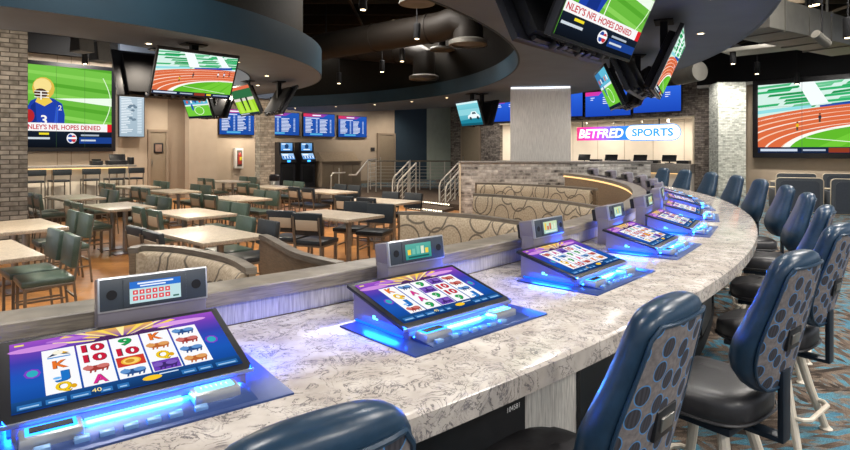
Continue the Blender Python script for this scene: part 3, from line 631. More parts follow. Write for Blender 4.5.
# ------------------------------------------------------------------ slot screens
def animal(p, cx, cy, w, h, c, c2):
    p.ell(cx, cy, w*.42, h*.26, c); p.ell(cx - w*.3, cy + h*.12, w*.18, h*.22, c2); p.ell(cx + w*.2, cy + h*.12, w*.22, h*.2, c2)
    for dx in (-.25, -.1, .15, .3): p.poly([(cx + w*dx, cy - h*.1), (cx + w*(dx+.08), cy - h*.1), (cx + w*(dx+.02), cy - h*.42), (cx + w*(dx-.04), cy - h*.42)], c)
    p.poly([(cx - w*.42, cy + h*.2), (cx - w*.3, cy + h*.4), (cx - w*.22, cy + h*.25)], c2)
SYM = {'10': ('c2203c', '10'), 'K': ('e0702a', 'K'), 'J': ('1f6fc0', 'J'), 'Q': ('e8c21c', 'Q'), '9': ('1f9a50', '9'), 'A': ('d02a8a', 'A')}
def symbol(p, s, x0, y0, w, h):
    cx, cy = x0 + w/2, y0 + h/2
    if s in SYM:
        c, ch = SYM[s]; tw = w*(.8 if s == '10' else .5)
        p.text(ch, cx + w*.02, y0 + h*.13, h*.72, '3a2a30', 'c', .05, w=tw); p.text(ch, cx, y0 + h*.15, h*.72, c, 'c', .04, w=tw)
        if s == 'Q': p.ell(x0 + w*.82, y0 + h*.35, w*.1, h*.2, 'd8a018')
        if s == 'J': p.ell(x0 + w*.35, y0 + h*.25, w*.14, h*.12, '6fb0e8')
    elif s == 'coin':
        p.rect(x0, y0, x0+w, y0+h, 'c83a2c'); p.ell(cx, cy, w*.36, h*.38, 'e8b03a', 18); p.ell(cx, cy, w*.29, h*.3, 'f2cf6a', 18); p.ell(cx-w*.04, cy, w*.17, h*.2, 'c8862a', 12)
    elif s == 'eagle':
        p.poly([(x0+w*.1, y0+h*.25), (cx, y0+h*.9), (x0+w*.9, y0+h*.3), (cx, y0+h*.45)], '27344e'); p.ell(cx, cy+h*.15, w*.2, h*.22, 'f0ead8'); p.poly([(cx+w*.15, cy+h*.2), (cx+w*.36, cy+h*.02), (cx+w*.12, cy)], 'e8b42a'); p.rect(x0+w*.12, y0+h*.1, x0+w*.88, y0+h*.22, '4f8fd0')
    else:
        c = {'blue': ('2c4f86', '5f8fc8'), 'red': ('9c3a34', 'c8706a'), 'orange': ('b5622c', 'd89a5c'), 'purple': ('3c2a6a', '7a5ab8')}[s]
        if s == 'purple': p.rect(x0, y0, x0+w, y0+h, '6a3fae')
        animal(p, cx, cy, w, h, *c)
LAY = [[['eagle', 'K', 'J', 'Q'], ['10', '10', 'red', 'A'], ['9', '10', 'coin', 'blue'], ['K', 'orange', 'Q', 'purple'], ['blue', 'red', 'blue', 'orange']],
       [['K', 'Q', 'J', 'red'], ['blue', 'A', 'A', '9'], ['9', 'purple', '9', 'purple'], ['purple', '10', '10', '9'], ['red', 'red', 'blue', 'J']],
       [['red', 'J', 'Q', 'K'], ['A', 'blue', '9', '10'], ['purple', '9', 'A', 'red'], ['10', '9', 'blue', 'K'], ['J', 'A', 'red', 'orange']]]
def slot_screen(p, W, H, lay):
    for i in range(6):
        y0, y1 = H*i/6, H*(i+1)/6; g = ['123a86', '164a9c', '1c55b0', '2450b4', '3a3fa8', '6a3fae', '9a4fc0']
        for j in range(6):
            x0, x1 = W*j/6, W*(j+1)/6
            c0, c1 = g[i], g[i+1]
            if i == 5 and j in (2, 3): c1 = 'e8b04a'
            p.poly([(x0, y0), (x1, y0), (x1, y1), (x0, y1)], [c0, c0, c1, c1], up=False)
    for k in range(9):
        a = PI*(.1 + .1*k); p.poly([(.5*W, .8*H), (.5*W + math.cos(a-.06)*.34*W, .8*H + max(0, min(.195*H, math.sin(a-.06)*.3*H))), (.5*W + math.cos(a+.06)*.34*W, .8*H + max(0, min(.195*H, math.sin(a+.06)*.3*H)))], 'f2d25a' if k % 2 else 'f7e69a')
    p.ell(.12*W, .86*H, .13*W, .045*H, 'c98ad8'); p.ell(.8*W, .9*H, .15*W, .04*H, 'd79ae0'); p.ell(.25*W, .93*H, .1*W, .03*H, 'b070d0')
    p.poly([(.22*W, .79*H), (.36*W, .83*H), (.4*W, .88*H), (.45*W, .88*H), (.47*W, .84*H), (.56*W, .84*H), (.6*W, .88*H), (.66*W, .87*H), (.8*W, .79*H)], '4a2a5c')
    gx0, gx1, gy0, gy1 = .125*W, .875*W, .15*H, .80*H; cw = (gx1-gx0)/5; rh = (gy1-gy0)/4
    for c in range(5):
        x0 = gx0 + c*cw; p.rect(x0+cw*.03, gy0, x0+cw*.97, gy1, 'f2f2f4')
        for r in range(4): symbol(p, lay[c][r], x0+cw*.07, gy1-(r+1)*rh+rh*.04, cw*.86, rh*.92)
    for x in (.085, .915): p.ell(x*W, .48*H, .035*W, .07*H, '7a3fc0', 8); p.ell(x*W, .48*H, .024*W, .05*H, '2fa8b8', 8)
    p.rect(0, 0, W, .135*H, '12315e', '1a4a86')
    for x, w in ((.02, .09), (.125, .08), (.22, .08), (.34, .05), (.41, .05), (.70, .07), (.78, .07), (.87, .11)): p.rect(x*W, .025*H, (x+w)*W, .085*H, '2f6fb0'); p.rect((x+.01)*W, .04*H, (x+w-.01)*W, .055*H, '9fc4e8')
    p.ell(.565*W, .075*H, .045*W, .035*H, 'f0c22a'); p.text('40', .325*W, .05*H, .05*H, 'ffe88a', 'c'); p.rect(.60*W, .095*H, .69*W, .11*H, 'cfe0f4')
    p.rect(.02*W, .93*H, .06*W, .955*H, 'e8e060')

WM = .58
ORD = ['nearest', 'second nearest', 'third nearest', 'fourth nearest', 'fifth nearest', 'sixth nearest', 'seventh nearest', 'eighth nearest', 'ninth nearest', 'third from the far end', 'second from the far end', 'farthest']
def make_machine(label, lay, th, detail=True):
    q = ring(11.667, th); g = thing('slot_machine', label, 'slot machine', (q[0], q[1], ZC), PI - th, 'slot machines set into the quartz bar')
    m = MB(); m.box(-.355, .355, -.135, .30, 0, .006, 0, .002); m.build('base_plate', GLOWTINT, g)
    m = MB(); m.prism([(.0, .006), (.33, .006), (.33, .121), (.0, .034)], -.268, .268, 'x'); m.build('chassis', GUNMETAL, g)
    if detail:
        for s in (-1, 1):
            m = MB(); m.box(s*.269-.001, s*.269+.001, .19, .205, .034, .048); m.box(s*.269-.001, s*.269+.001, .175, .187, .034, .040); m.build('side_mark', CYANLED, g, 0)
            m = MB(); m.box(s*.273-.004, s*.273+.004, .03, .31, .007, .012); m.build('side_light', DEEPBLUE, g, 0)
    al = math.atan2(.091, .345)
    m = MB(); m.M = T(0, 0, .05, 0, al); m.box(-WM/2, WM/2, 0, .357, -.014, 0, 0, .004); mon = m.build('monitor', [BLACK], g)
    m = MB(); m.M = T(0, 0, .05, 0, al); m.box(-WM/2-.001, WM/2+.001, -.004, .0, -.014, -.002, 0, .001); m.build('front_rim', SILVER, mon)
    p = Paint(.00008); W, H = WM-.044, .357-.046; slot_screen(p, W, H, lay)
    M = T(0, 0, .05, 0, al) @ Matrix.Translation((-W/2, .025, .0012))
    p.build('screen', M, SCR, mon, .0025)
    # control deck
    m = MB(); m.prism([(-.118, .006), (.012, .006), (.012, .017), (-.03, .015), (-.112, .009)], -.26, .26, 'x'); m.build('control_deck', GLOWTINT, g)
    m = MB(); m.M = T(0, .004, .0165); m.box(-.125, .095, -.006, .006, -.001, .003, 0, .001); m.build('light_strip', CYANLED, g)
    m = MB(); m.M = T(-.195, -.045, .009); m.box(-.062, .062, -.035, .03, 0, .028, 0, .006); bv = m.build('bill_acceptor', SILVER, g)
    m = MB(); m.M = T(-.195, -.045, .009); m.box(-.05, .05, -.02, .024, .0275, .0305); m.build('glowing_bezel', BLUELED, bv, 0)
    m = MB(); m.M = T(-.195, -.045, .009); m.box(-.042, .042, -.014, .014, .0305, .0325); m.build('slot', BLACK, bv, 0)
    m = MB(); m.M = T(.17, -.045, .009); m.box(-.06, .06, -.03, .03, 0, .028, 0, .006); pr = m.build('ticket_printer', SILVER, g)
    m = MB(); m.M = T(.17, -.045, .009); m.box(-.047, .047, -.012, .024, .0275, .0305); m.build('glowing_bezel', CYANLED, pr, 0)
    m = MB(); m.M = T(.17, -.045, .009)
    for k in range(6): m.box(-.038+k*.013, -.033+k*.013, -.004, .01, .0305, .0325)
    m.build('teeth', WHITE, pr, 0)
    for k, x in enumerate((-.235, -.16, -.11, -.06, -.01, .04, .1)):
        m = MB(); m.M = T(x+.02, -.095, .008, 0, .1); m.box(-.016, .016, -.009, .009, 0, .012, 0, .003); m.build('button', plain('blue_lit_button', '7fa8d8', .2, .3), g)
    return g
BY = ['in the bottom left corner', 'behind the patterned stool', 'behind the big gap of bare quartz', 'where the bar starts to curve away', 'at the bend of the bar', 'just past the bend', 'beside the far stools', 'near the far bend', 'along the far run', '', '', '']
for k, th in enumerate(MTH):
    make_machine(f'glowing blue slot machine set into the quartz bar, {ORD[k]} to the viewer' if 'far end' not in ORD[k] and ORD[k] != 'farthest' else f'glowing blue slot machine in the quartz bar, {ORD[k]}', LAY[k % 3], th, k < 6)
def topper_pic(p, W, H, k):
    if k == 0:
        p.rect(0, 0, W, H, 'b9d8dc'); p.rect(0, .68*H, W, H, '2f6fc8'); p.rect(.15*W, .86*H, .85*W, .93*H, 'e6eefa'); p.rect(.2*W, .75*H, .7*W, .81*H, 'e6eefa')
        for r in range(2):
            for c in range(6): p.rect((.06+c*.125)*W, (.12+r*.28)*H, (.155+c*.125)*W, (.32+r*.28)*H, 'd8434a'); p.rect((.09+c*.125)*W, (.18+r*.28)*H, (.125+c*.125)*W, (.26+r*.28)*H, 'f2dcdc')
        p.rect(.84*W, .08*H, .96*W, .16*H, '3a6a60')
    else:
        p.rect(0, 0, W, H, '2f8f86' if k == 1 else 'a9cfc4', 'c8d8b0' if k > 1 else '5aa89c'); r = random.Random(k)
        for c in range(5): p.rect((.08+c*.17)*W, .3*H, (.2+c*.17)*W, (.6+r.random()*.3)*H, r.choice(['e8c84a', 'd8e0c8', 'c86a4a', '6fb8a8']))
        p.rect(.1*W, .08*H, .9*W, .2*H, '1f5a58' if k == 1 else 'd8ecdf')
for k, th in enumerate(MTH):
    q = ring(11.24, th); q = (q[0] - .11*math.cos(th), q[1] + .11*math.sin(th)); g = thing('player_display', f'small grey display box with speakers standing behind the {ORD[k]} slot machine', 'display', (q[0], q[1], ZC), PI - th, 'display boxes behind the slot machines')
    m = MB(); m.box(-.16, .16, -.04, .04, .001, .18, 0, .006); m.build('pedestal', GUNMETAL, g)
    tl = -.14; M0 = T(0, -.05, .17, 0, tl)
    m = MB(); m.M = M0; m.box(-.158, .158, .010, .10, .004, .100, 0, .008); hs = m.build('housing', GUNMETAL, g)
    m = MB(); m.M = M0; m.box(-.12, .12, .10, .14, .0, .085, 0, .01); m.build('rear_cover', BLACK, g)
    m = MB(); m.M = M0; m.box(-.162, .162, -.004, .012, 0, .106, 0, .005); fp = m.build('faceplate', SILVER, g)
    m = MB(); m.M = M0; m.box(-.156, .156, -.007, -.003, .006, .1, 0, .002); m.box(-.093, .093, -.010, -.006, .010, .096, 0, .002); m.build('panel', plain('dark_slate_panel', '2a333c', .4), fp)
    for s in (-1, 1):
        m = MB(); m.M = M0; m.cyl((s*.124, -.0075, .052), (s*.124, -.0085, .052), .015, n=14); m.build('speaker', BLACKM, fp)
    p = Paint(.0002); topper_pic(p, .15, .066, k); p.build('screen', M0 @ Matrix.Translation((-.075, -.0106, .018)) @ Matrix.Rotation(PI/2, 4, 'X'), SCR, fp, .001)
# ------------------------------------------------------------------ blue slot stools
def se(w, t, cy, z, n=20, e=2.6):
    out = []
    for i in range(n):
        a = 2*PI*i/n; c, s_ = math.cos(a), math.sin(a)
        out.append((w*math.copysign(abs(c)**(2/e), c), cy + t*math.copysign(abs(s_)**(2/e), s_), z))
    return out
def _bk():
    out = []
    for z, w, t in ((.622, .085, .026), (.635, .120, .042), (.665, .160, .058), (.71, .195, .071), (.76, .217, .078), (.82, .223, .076), (.88, .213, .069), (.95, .194, .062), (1.01, .180, .058), (1.06, .171, .056), (1.09, .163, .054), (1.112, .150, .051), (1.130, .128, .043), (1.142, .098, .031), (1.148, .055, .016)):
        s_ = (z - .585)/.56; out.append((z, w, t, -.262 - .125*s_**1.3 + (t if z < 1.07 else .056)))
    return out
BK = _bk()
def bk_at(z):
    for a, b in zip(BK, BK[1:]):
        if a[0] <= z <= b[0]:
            t = (z-a[0])/(b[0]-a[0]); return tuple(a[i] + (b[i]-a[i])*t for i in (1, 2, 3))
    return BK[-1][1:]
def make_stool():
    g = thing('slot_stool', 'x', 'stool', (0, 0, 0), 0, 'blue slot stools along the bar')
    # seat
    m = MB(); R_ = []
    for z, k in ((.475, .86), (.485, .96), (.51, 1.0), (.555, 1.0), (.575, .97), (.59, .88), (.596, .7), (.600, .4)):
        r = []
        for i in range(24):
            a = 2*PI*i/24; c, s_ = math.cos(a), math.sin(a)
            w = .225 - (.02 if s_ < 0 else 0)
            r.append((w*k*math.copysign(abs(c)**.6, c), .01 + .225*k*math.copysign(abs(s_)**.6, s_), z - (.012 if s_ > .5 and z > .58 else 0)))
        R_.append(r)
    m.loft(R_); seat = m.build('seat', LEATHER_SEAT, g, 50)
    m = MB(); m.tube([(.228*math.copysign(abs(math.cos(a))**.6, math.cos(a)), .01+.228*math.copysign(abs(math.sin(a))**.6, math.sin(a)), .500) for a in [2*PI*i/28 for i in range(28)]], .006, 6, closed=True); m.build('piping', LEATHER_SEAT, seat)
    m = MB(); m.box(-.17, .17, -.16, .17, .445, .475, 0, .008); m.cyl((0, 0, .40), (0, 0, .45), .07); m.build('seat_plate', NAVYSTEEL, g)
    # backrest
    m = MB(); m.loft([se(w, t, cy, z) for z, w, t, cy in BK]); bk = m.build('backrest', LEATHER, g, 60)
    m = MB(); R_ = []
    for i in range(17):
        z = .642 + .458*i/16; w, t, cy = bk_at(z); e = .9 if 0 < i < 16 else .82
        row = []
        for j in range(9):
            u = -1 + 2*j/8; x = w*e*u; yy = cy - t*(max(0, 1 - abs(e*u)**2.6))**(1/2.6) - .004
            row.append((x, yy, z))
        R_.append(row)
    m.loft(R_, caps=False, closed=False); m.build('patterned_back', DOTS, bk, 60)
    edge = []
    for i in range(17): edge.append((R_[i][0][0]-.002, R_[i][0][1]-.001, R_[i][0][2]))
    edge += [(p_[0], p_[1]-.001, p_[2]+.002) for p_ in R_[16]]
    for i in range(16, -1, -1): edge.append((R_[i][8][0]+.002, R_[i][8][1]-.001, R_[i][8][2]))
    edge += [(p_[0], p_[1]-.001, p_[2]-.002) for p_ in reversed(R_[0])]
    m = MB(); m.tube(edge, .0055, 6, closed=True); m.build('piping', LEATHER, bk)
    w, t, cy = bk_at(.825)
    m = MB(); m.M = T(0, cy - t - .004, .825, 0, .15); m.box(-.055, .055, -.008, .012, -.042, .042, 0, .006); hd = m.build('grip', BLACK, bk)
    m = MB(); m.M = T(0, cy - t - .013, .825, 0, .15); m.box(-.034, .034, -.004, .002, -.018, .018, 0, .002); m.build('grip_plate', STEEL, hd)
    # bracket between seat and back
    m = MB(); m.box(-.034, .034, -.285, -.10, .432, .452, 0, .006); m.box(-.034, .034, -.29, -.268, .432, .70, 0, .006); m.build('back_bracket', NAVYSTEEL, g)
    for sx in (-1, 1):
        for sy in (-1, 1):
            m = MB(); m.tube([(sx*.10, sy*.10, .445), (sx*.15, sy*.15, .22), (sx*.205, sy*.205, .012)], [.022, .021, .018], 10); l = m.build('leg', CREAM, g)
            m = MB(); m.lathe([(.03, 0), (.032, .006), (.02, .016), (.017, .02)], 12, c=(sx*.207, sy*.207, 0)); m.build('glide', CREAM, l)
    for sy in (-1, 1):
        m = MB(); m.tube([(-.17, sy*.17, .16), (-.165, sy*.21, .16), (-.13, sy*.235, .16), (.13, sy*.235, .16), (.165, sy*.21, .16), (.17, sy*.17, .16)], .012, 8); m.build('foot_rail', CREAM, g)
    return g
ST = [(2.494, 12.53, 0), (2.414, 12.52, 2), (2.331, 12.58, -9), (2.245, 12.61, -12), (2.162, 12.52, -4), (2.066, 12.48, 4), (1.978, 12.46, 6), (1.876, 12.46, 10), (1.788, 12.46, 8), (1.70, 12.46, 10), (1.61, 12.46, 12), (1.535, 12.46, 10)]
SL = ['blue leather slot stool at the bottom edge, only its padded top showing', 'blue slot stool with circle pattern back, nearest whole back in the foreground', 'blue slot stool with circle pattern back and splayed cream legs, second whole one',
      'blue slot stool cut by the right edge, its patterned back turned away', 'blue slot stool just beyond the one cut by the right edge', 'blue slot stool at the bend, sixth along the bar from the front',
      'blue slot stool with tall smooth front, before the grey lounge seats', 'blue slot stool with smooth front beside the tip of the quartz curve', 'blue slot stool under the left edge of the athletics video wall',
      'blue slot stool in front of the whitewashed pillar', 'blue slot stool below the right end of the betting counter', 'blue slot stool farthest along the bar, small under the sportsbook sign']
proto = make_stool()
for k, (t, R_, sw) in enumerate(ST):
    o = proto if k == 0 else copy_tree(proto)
    q = ring(R_ - .325, t); o.location = (q[0], q[1], 0); o.rotation_euler = (0, 0, PI - t + math.radians(sw)); o['label'] = SL[k]

# ------------------------------------------------------------------ dining tables and chairs
def make_chair(vinyl, tagname):
    g = thing('dining_chair', 'x', 'chair', (0, 0, 0), 0, 'vinyl dining chairs around the stone tables')
    m = MB(); m.box(-.215, .215, -.2, .22, .43, .49, 0, .018); m.build('seat', vinyl, g)
    m = MB(); m.M = T(0, -.205, .70, 0, .12); m.box(-.215, .215, -.03, .03, -.14, .155, 0, .018); b = m.build('backrest', vinyl, g)
    m = MB(); m.M = T(0, -.238, .70, 0, .12); m.box(-.165, .165, -.006, .004, -.075, .06, 0, .002); m.build('back_plate', TAN, b)
    m = MB(); m.box(-.205, .205, -.19, .2, .405, .43, 0, .004); m.build('seat_frame', TUBE, g)
    for s in (-1, 1):
        m = MB(); m.box(s*.19-.012, s*.19+.012, .175, .199, 0, .41); m.build('leg', TUBE, g, 0)
        m = MB(); m.tube([(s*.19, -.235, 0), (s*.19, -.195, .42), (s*.19, -.218, .56), (s*.19, -.252, .80)], .014, 4); m.build('leg', TUBE, g, 0)
        m = MB(); m.box(s*.19-.009, s*.19+.009, -.2, .18, .2, .218); m.build('stretcher', TUBE, g, 0)
    m = MB(); m.box(-.19, .19, -.222, -.206, .27, .288); m.build('stretcher', TUBE, g, 0)
    return g
def make_table():
    g = thing('dining_table', 'x', 'table', (0, 0, 0), 0, 'beige stone dining tables')
    m = MB(); m.box(-.63, .63, -.36, .36, .71, .75, 0, .006); m.build('tabletop', TABLE, g)
    for s in (-1, 1):
        m = MB(); m.cyl((s*.28, 0, .02), (s*.28, 0, .70), .038, n=14); m.build('column', STEEL, g)
        m = MB(); m.box(s*.28-.13, s*.28+.13, -.2, .2, 0, .02, 0, .006); m.build('base', GUNMETAL, g)
        m = MB(); m.box(s*.28-.15, s*.28+.15, -.18, .18, .69, .71); m.build('top_plate', BLACKM, g)
    return g
TB = [((208, 233), 'right behind the front swirl booth', 'K', -43), ((-20, 251.5), 'cut off by the left edge', 'G', -43), ((20, 225), 'in front of the brick pillar', 'G', -43),
      ((119, 205.5), 'alone on the open planks', 'G', -43), ((75, 196.7), 'nearest the drinks bar stools', 'G', -43), ((173, 190.6), 'before the kitchen door', 'G', -43),
      ((136, 186.3), 'at the drinks bar end', 'G', -43), ((193, 212.3), 'second behind the front booth', 'G', -43), ((238, 197.7), 'below the slim pillar', 'G', -43),
      ((228, 181.0), 'under the fire cabinet', 'G', -43), ((273, 186.5), 'touching the slim pillar', 'G', -43), ((327, 190.8), 'before the kiosks', 'K', -43), ((382, 200.3), 'beside the lit steps', 'K', -38), ((335, 214), 'in the middle by the booths', 'K', -38)]
tproto = make_table(); cproto = {'G': make_chair(VINYL_SHEEN, 'g'), 'K': make_chair(VINYL_K, 'k')}; used = {'t': 0, 'G': 0, 'K': 0}
for (px, key, vk, rot) in TB:
    x, y = at(px[0], px[1], DZ + .75)
    rz = math.radians(rot); ca, sa = math.cos(rz), math.sin(rz)
    o = tproto if not used['t'] else copy_tree(tproto); used['t'] = 1
    o.location = (x, y, DZ); o.rotation_euler = (0, 0, rz); o['label'] = f'beige stone dining table on twin steel columns, {key}'
    for side, sw in ((-1, 'near'), (1, 'far')):
        for e, ew in ((-1, 'left'), (1, 'right')):
            lx, ly = e*.26 - (.0 if 'booths' in key else .06) + random.uniform(-.03, .03), side*((.55 if 'booths' in key else .43) + random.uniform(-.02, .03))
            cx_, cy_ = x + lx*ca - ly*sa, y + lx*sa + ly*ca
            if CX + F*cx_/cy_ < -12: continue
            col = vk
            if key.startswith('right behind') and side > 0: col = 'G' if e < 0 else 'K'
            c = cproto[col] if not used[col] else copy_tree(cproto[col]); used[col] = 1
            c.location = (cx_, cy_, DZ); c.rotation_euler = (0, 0, rz + (PI if side > 0 else 0) + random.uniform(-.06, .06) + (.35 if 'booths' in key else 0))
            c['label'] = f'{"green-sheened black" if col == "G" else "black"} vinyl chair, {sw} side {ew}, at the table {key}'

# ------------------------------------------------------------------ drinks bar
bd = (.70, .714); bn = (.714, -.70)
def barpt(t, o): return (-7.98 + bd[0]*t + bn[0]*o, 15.47 + bd[1]*t + bn[1]*o)
rzb = math.atan2(bd[1], bd[0])
g = thing('drinks_bar', 'rear drinks bar with grey stone top and lit cream front', 'bar', (*barpt(-3.6, 0), 0), rzb)
m = MB(); m.box(0, 3.75, 0, .75, 1.04, 1.09, 0, .008); m.build('worktop', GREYSTONE, g)
m = MB(); m.box(.05, 3.6, .25, .7, 0, 1.04); m.build('front_panel', PALEWALL, g, 0)
for k in range(5):
    m = MB(); m.box(.3+k*.75, .34+k*.75, .235, .25, .02, 1.03); m.build('batten', TAN, g, 0)
m = MB(); m.box(.1, 3.55, .1, .14, 1.0, 1.035); m.build('light_strip', WARM, g, 0)
def make_barstool():
    g = thing('bar_stool', 'x', 'stool', (0, 0, 0), 0, 'bar stools at the rear drinks bar')
    m = MB(); m.box(-.2, .2, -.19, .19, .70, .75, 0, .015); m.build('seat', VINYL_K, g)
    m = MB(); m.box(-.21, .21, -.235, -.185, .87, 1.02, 0, .014); m.build('backrest', VINYL_K, g)
    for s in (-1, 1):
        m = MB(); m.cyl((s*.185, .18, 0), (s*.185, .17, .70), .014, n=6); m.build('leg', TUBE, g)
        m = MB(); m.tube([(s*.185, -.22, 0), (s*.185, -.19, .70), (s*.185, -.225, 1.0)], .014, 6); m.build('leg', TUBE, g)
        m = MB(); m.box(s*.185-.008, s*.185+.008, -.2, .18, .3, .316); m.build('stretcher', TUBE, g, 0)
    m = MB(); m.box(-.18, .18, .165, .18, .25, .268); m.build('foot_rail', TUBE, g, 0)
    return g
bp = make_barstool()
for k, (px, w_) in enumerate(((34, 'leftmost, half behind the brick pillar'), (59, 'second from the left'), (90, 'third from the left'), (114, 'second from the right end'), (133, 'rightmost, under the portrait screen'))):
    kx = (px - CX)/F; a = barpt(0, .05); t = (kx*a[1] - a[0])/(bd[0] - kx*bd[1]); q = barpt(t, .05)
    o = bp if k == 0 else copy_tree(bp); o.location = (q[0], q[1], .0); o.rotation_euler = (0, 0, rzb + (0, .1, -.1, .05, .1)[k]); o['label'] = f'black bar stool at the rear drinks bar, {w_}'
for k, (t, w_, lab) in enumerate(((-.72, .26, 'small black printer on the rear drinks bar, left of the register'), (-.22, .5, 'black register with screen at the right end of the drinks bar'))):
    q = barpt(t, -.45); g = thing('printer' if not k else 'register', lab, 'printer' if not k else 'register', (q[0], q[1], 1.09), rzb)
    m = MB(); m.box(-w_/2, w_/2, -.14, .14, 0, .12, 0, .02); m.build('body', BLACK, g)
    if k:
        m = MB(); m.M = T(.02, 0, .19, 0, -.3); m.box(-.2, .2, -.02, .02, -.1, .1, 0, .012); m.build('monitor', BLACK, g); m = MB(); m.box(.3, .42, -.1, .1, 0, .2, 0, .015); m.build('card_reader', BLACK, g)
    else:
        m = MB(); m.box(-.1, .1, -.06, .06, .12, .16, 0, .012); m.build('paper_slot', BLACKM, g)

# ------------------------------------------------------------------ booths
RZ = CH - .65                                  # top of the booth backs
def booth(label, rim, side=1, open_end=True):
    pts = smooth_path([at(x, y, RZ) for x, y in rim], 7)
    g = thing('booth', label, 'booth', (0, 0, 0), 0, 'curved booths along the ring divider')
    s = side
    m = MB(); m.path(pts, [(.012, RZ-.035), (.012, RZ), (-.05, RZ), (-.05, RZ-.035)], 0, s); m.build('rim', WOODCAP, g)
    m = MB(); m.path(pts, [(-.005, DZ), (-.005, RZ-.035), (-.042, RZ-.035), (-.042, DZ)], 0, s); m.build('back_shell', WOODWALL, g)
    n = len(pts); q = pts[1:-1]
    m = MB(); m.path(q, [(-.004, DZ+.42), (.08, DZ+.42), (.095, DZ+.55), (.085, RZ-.16), (.06, RZ-.06), (.03, RZ-.036), (-.004, RZ-.036)], 0, s); m.build('back_cushion', SWIRL, g, 60)
    m = MB(); m.path(q, [(.0, DZ+.31), (.50, DZ+.31), (.53, DZ+.34), (.53, DZ+.40), (.50, DZ+.43), (.0, DZ+.43)], 0, s); m.build('seat_cushion', plain('tan_vinyl', '8a7861', .4), g, 60)
    m = MB(); m.path(q, [(.0, DZ), (.46, DZ), (.46, DZ+.31), (.0, DZ+.31)], 0, s); m.build('seat_base', WOODWALL, g)
booth('front swirl-patterned booth just behind the nearest display box', [(136, 248), (143, 245.5), (174, 247), (210, 253), (232, 259), (248, 268)])
booth('booth back of plain grey wood in front of the black chairs', [(265, 234), (272, 236.5), (284, 243), (300, 251), (322, 257), (343, 261.5)], -1)
booth('swirl-patterned booth in the middle beside the steps', [(398, 211.5), (420, 211.5), (440, 212.5), (480, 215.5), (525, 222)])
booth('long swirl-patterned booth in front of the low brick wall', [(473, 193.5), (495, 194.5), (520, 196.5), (560, 200.5), (600, 206.5)])
booth('farthest swirl-patterned booth, right below the brick half wall', [(475, 182.6), (500, 183.0), (520, 183.8), (560, 185.8), (596, 188.5)])

# ------------------------------------------------------------------ steps and railings
m = MB(); m.prism([(-.56, 16.0), (.46, 14.85), (.80, 15.6), (-.30, 17.1)], DZ-.01, DZ+.08, 'z')
d = thing('steps', 'two low steps with dotted white light nosings at the railings', 'steps', (0, 0, 0)); d['kind'] = 'structure'
m.build('tread', DARKCARPET, d, 0)
m = MB(); m.prism([(-.36, 17.0), (.69, 15.75), (.9, 15.9), (-.2, 17.2)], DZ+.08, .002, 'z'); m.build('tread', DARKCARPET, d, 0)
for (xa, ya, xb, yb, z) in ((-.565, 15.99, .455, 14.84, DZ+.05), (-.365, 16.99, .685, 15.74, -.02)):
    m = MB()
    for k in range(16):
        t0, t1 = (k+.15)/16, (k+.75)/16; m.box(xa+(xb-xa)*t0, xa+(xb-xa)*t1, ya+(yb-ya)*(t0+t1)/2-.03, ya+(yb-ya)*(t0+t1)/2, z-.015, z+.02)
    m.build('light_nosing', DOTLED, d, 0)
def rail(label, posts, bars, rails, r=.022, cap=False):
    g = thing('handrail', label, 'railing', (0, 0, 0), 0, 'steel railings by the steps')
    for p0, p1 in posts:
        m = MB(); m.cyl(p0, p1, .02, n=8); m.build('post', RAIL, g)
    for pts in rails:
        m = MB(); m.tube(pts, r, 8); m.build('top_rail', WOODCAP if cap else RAIL, g)
    for pts in bars:
        m = MB(); m.tube(pts, .008, 6); m.build('bar', RAIL, g)
G0, G1 = (-2.05, 21.4), (1.25, 21.0)
def gp(t, z): return (G0[0] + (G1[0]-G0[0])*t, G0[1] + (G1[1]-G0[1])*t, z)
rail('long steel guardrail with wooden top behind the steps', [(gp(t, 0), gp(t, 1.05)) for t in (0, .12, .28, .44, .56, .68, .84, 1)], [[gp(0, z), gp(1, z)] for z in (.15, .27, .39, .51, .63, .75, .87)], [[gp(0, 1.07), gp(1, 1.07)]], .028, True)
def px3(x, y, D): return ((x-CX)*D/F, D, zat(y, D))
def stair_rail(label, x0, x1, Dt, Db, yt, yb, yf):
    a = px3(x1, yt, Dt); b = px3(x0, yb, Db); c_ = px3(x0-1.5, yb+5, Db-.05); e = px3(x0-1.5, yf, Db-.05); e = (e[0], e[1], DZ)
    a2 = (a[0], a[1], -.0); mid = [(a[i]+b[i])/2 for i in range(3)]
    low = lambda f: [(a[0], a[1], a[2]-f), (b[0], b[1], b[2]-f)]
    rail(label, [(a2, a), ((mid[0], mid[1], 0 if mid[1] > 17.4 else DZ), tuple(mid))], [low(.16), low(.32), low(.48), low(.62)], [[a, b, c_, e]], .024)
stair_rail('bent steel handrail left of the steps, rear one', 394, 410, 18.6, 16.6, 160.5, 177, 200)
stair_rail('bent steel handrail left of the steps, front one', 399, 416, 18.4, 16.3, 163, 181, 203)
stair_rail('bent steel handrail right of the steps, rear one', 441, 459, 18.4, 16.4, 162, 181, 203)
stair_rail('bent steel handrail right of the steps, front one', 447, 462, 18.0, 16.1, 167, 185, 206)
a = px3(376, 159, 20.2); b = px3(368, 160, 19.8); c_ = px3(356, 175, 17.6); e = px3(349, 175, 17.3)
rail('sloping steel ramp rail ending in a curled tip near the kiosks', [((a[0], a[1], 0), a), ((b[0], b[1], 0), b)], [[(a[0], a[1], a[2]-f), (b[0], b[1], b[2]-f)] for f in (.15, .3, .45, .6, .75, .9)], [[a, b, c_, e]], .024)
a = px3(341, 173, 18.2); b = px3(333, 173, 17.8); b2 = px3(331, 176, 17.7); e = (b2[0], b2[1], DZ)
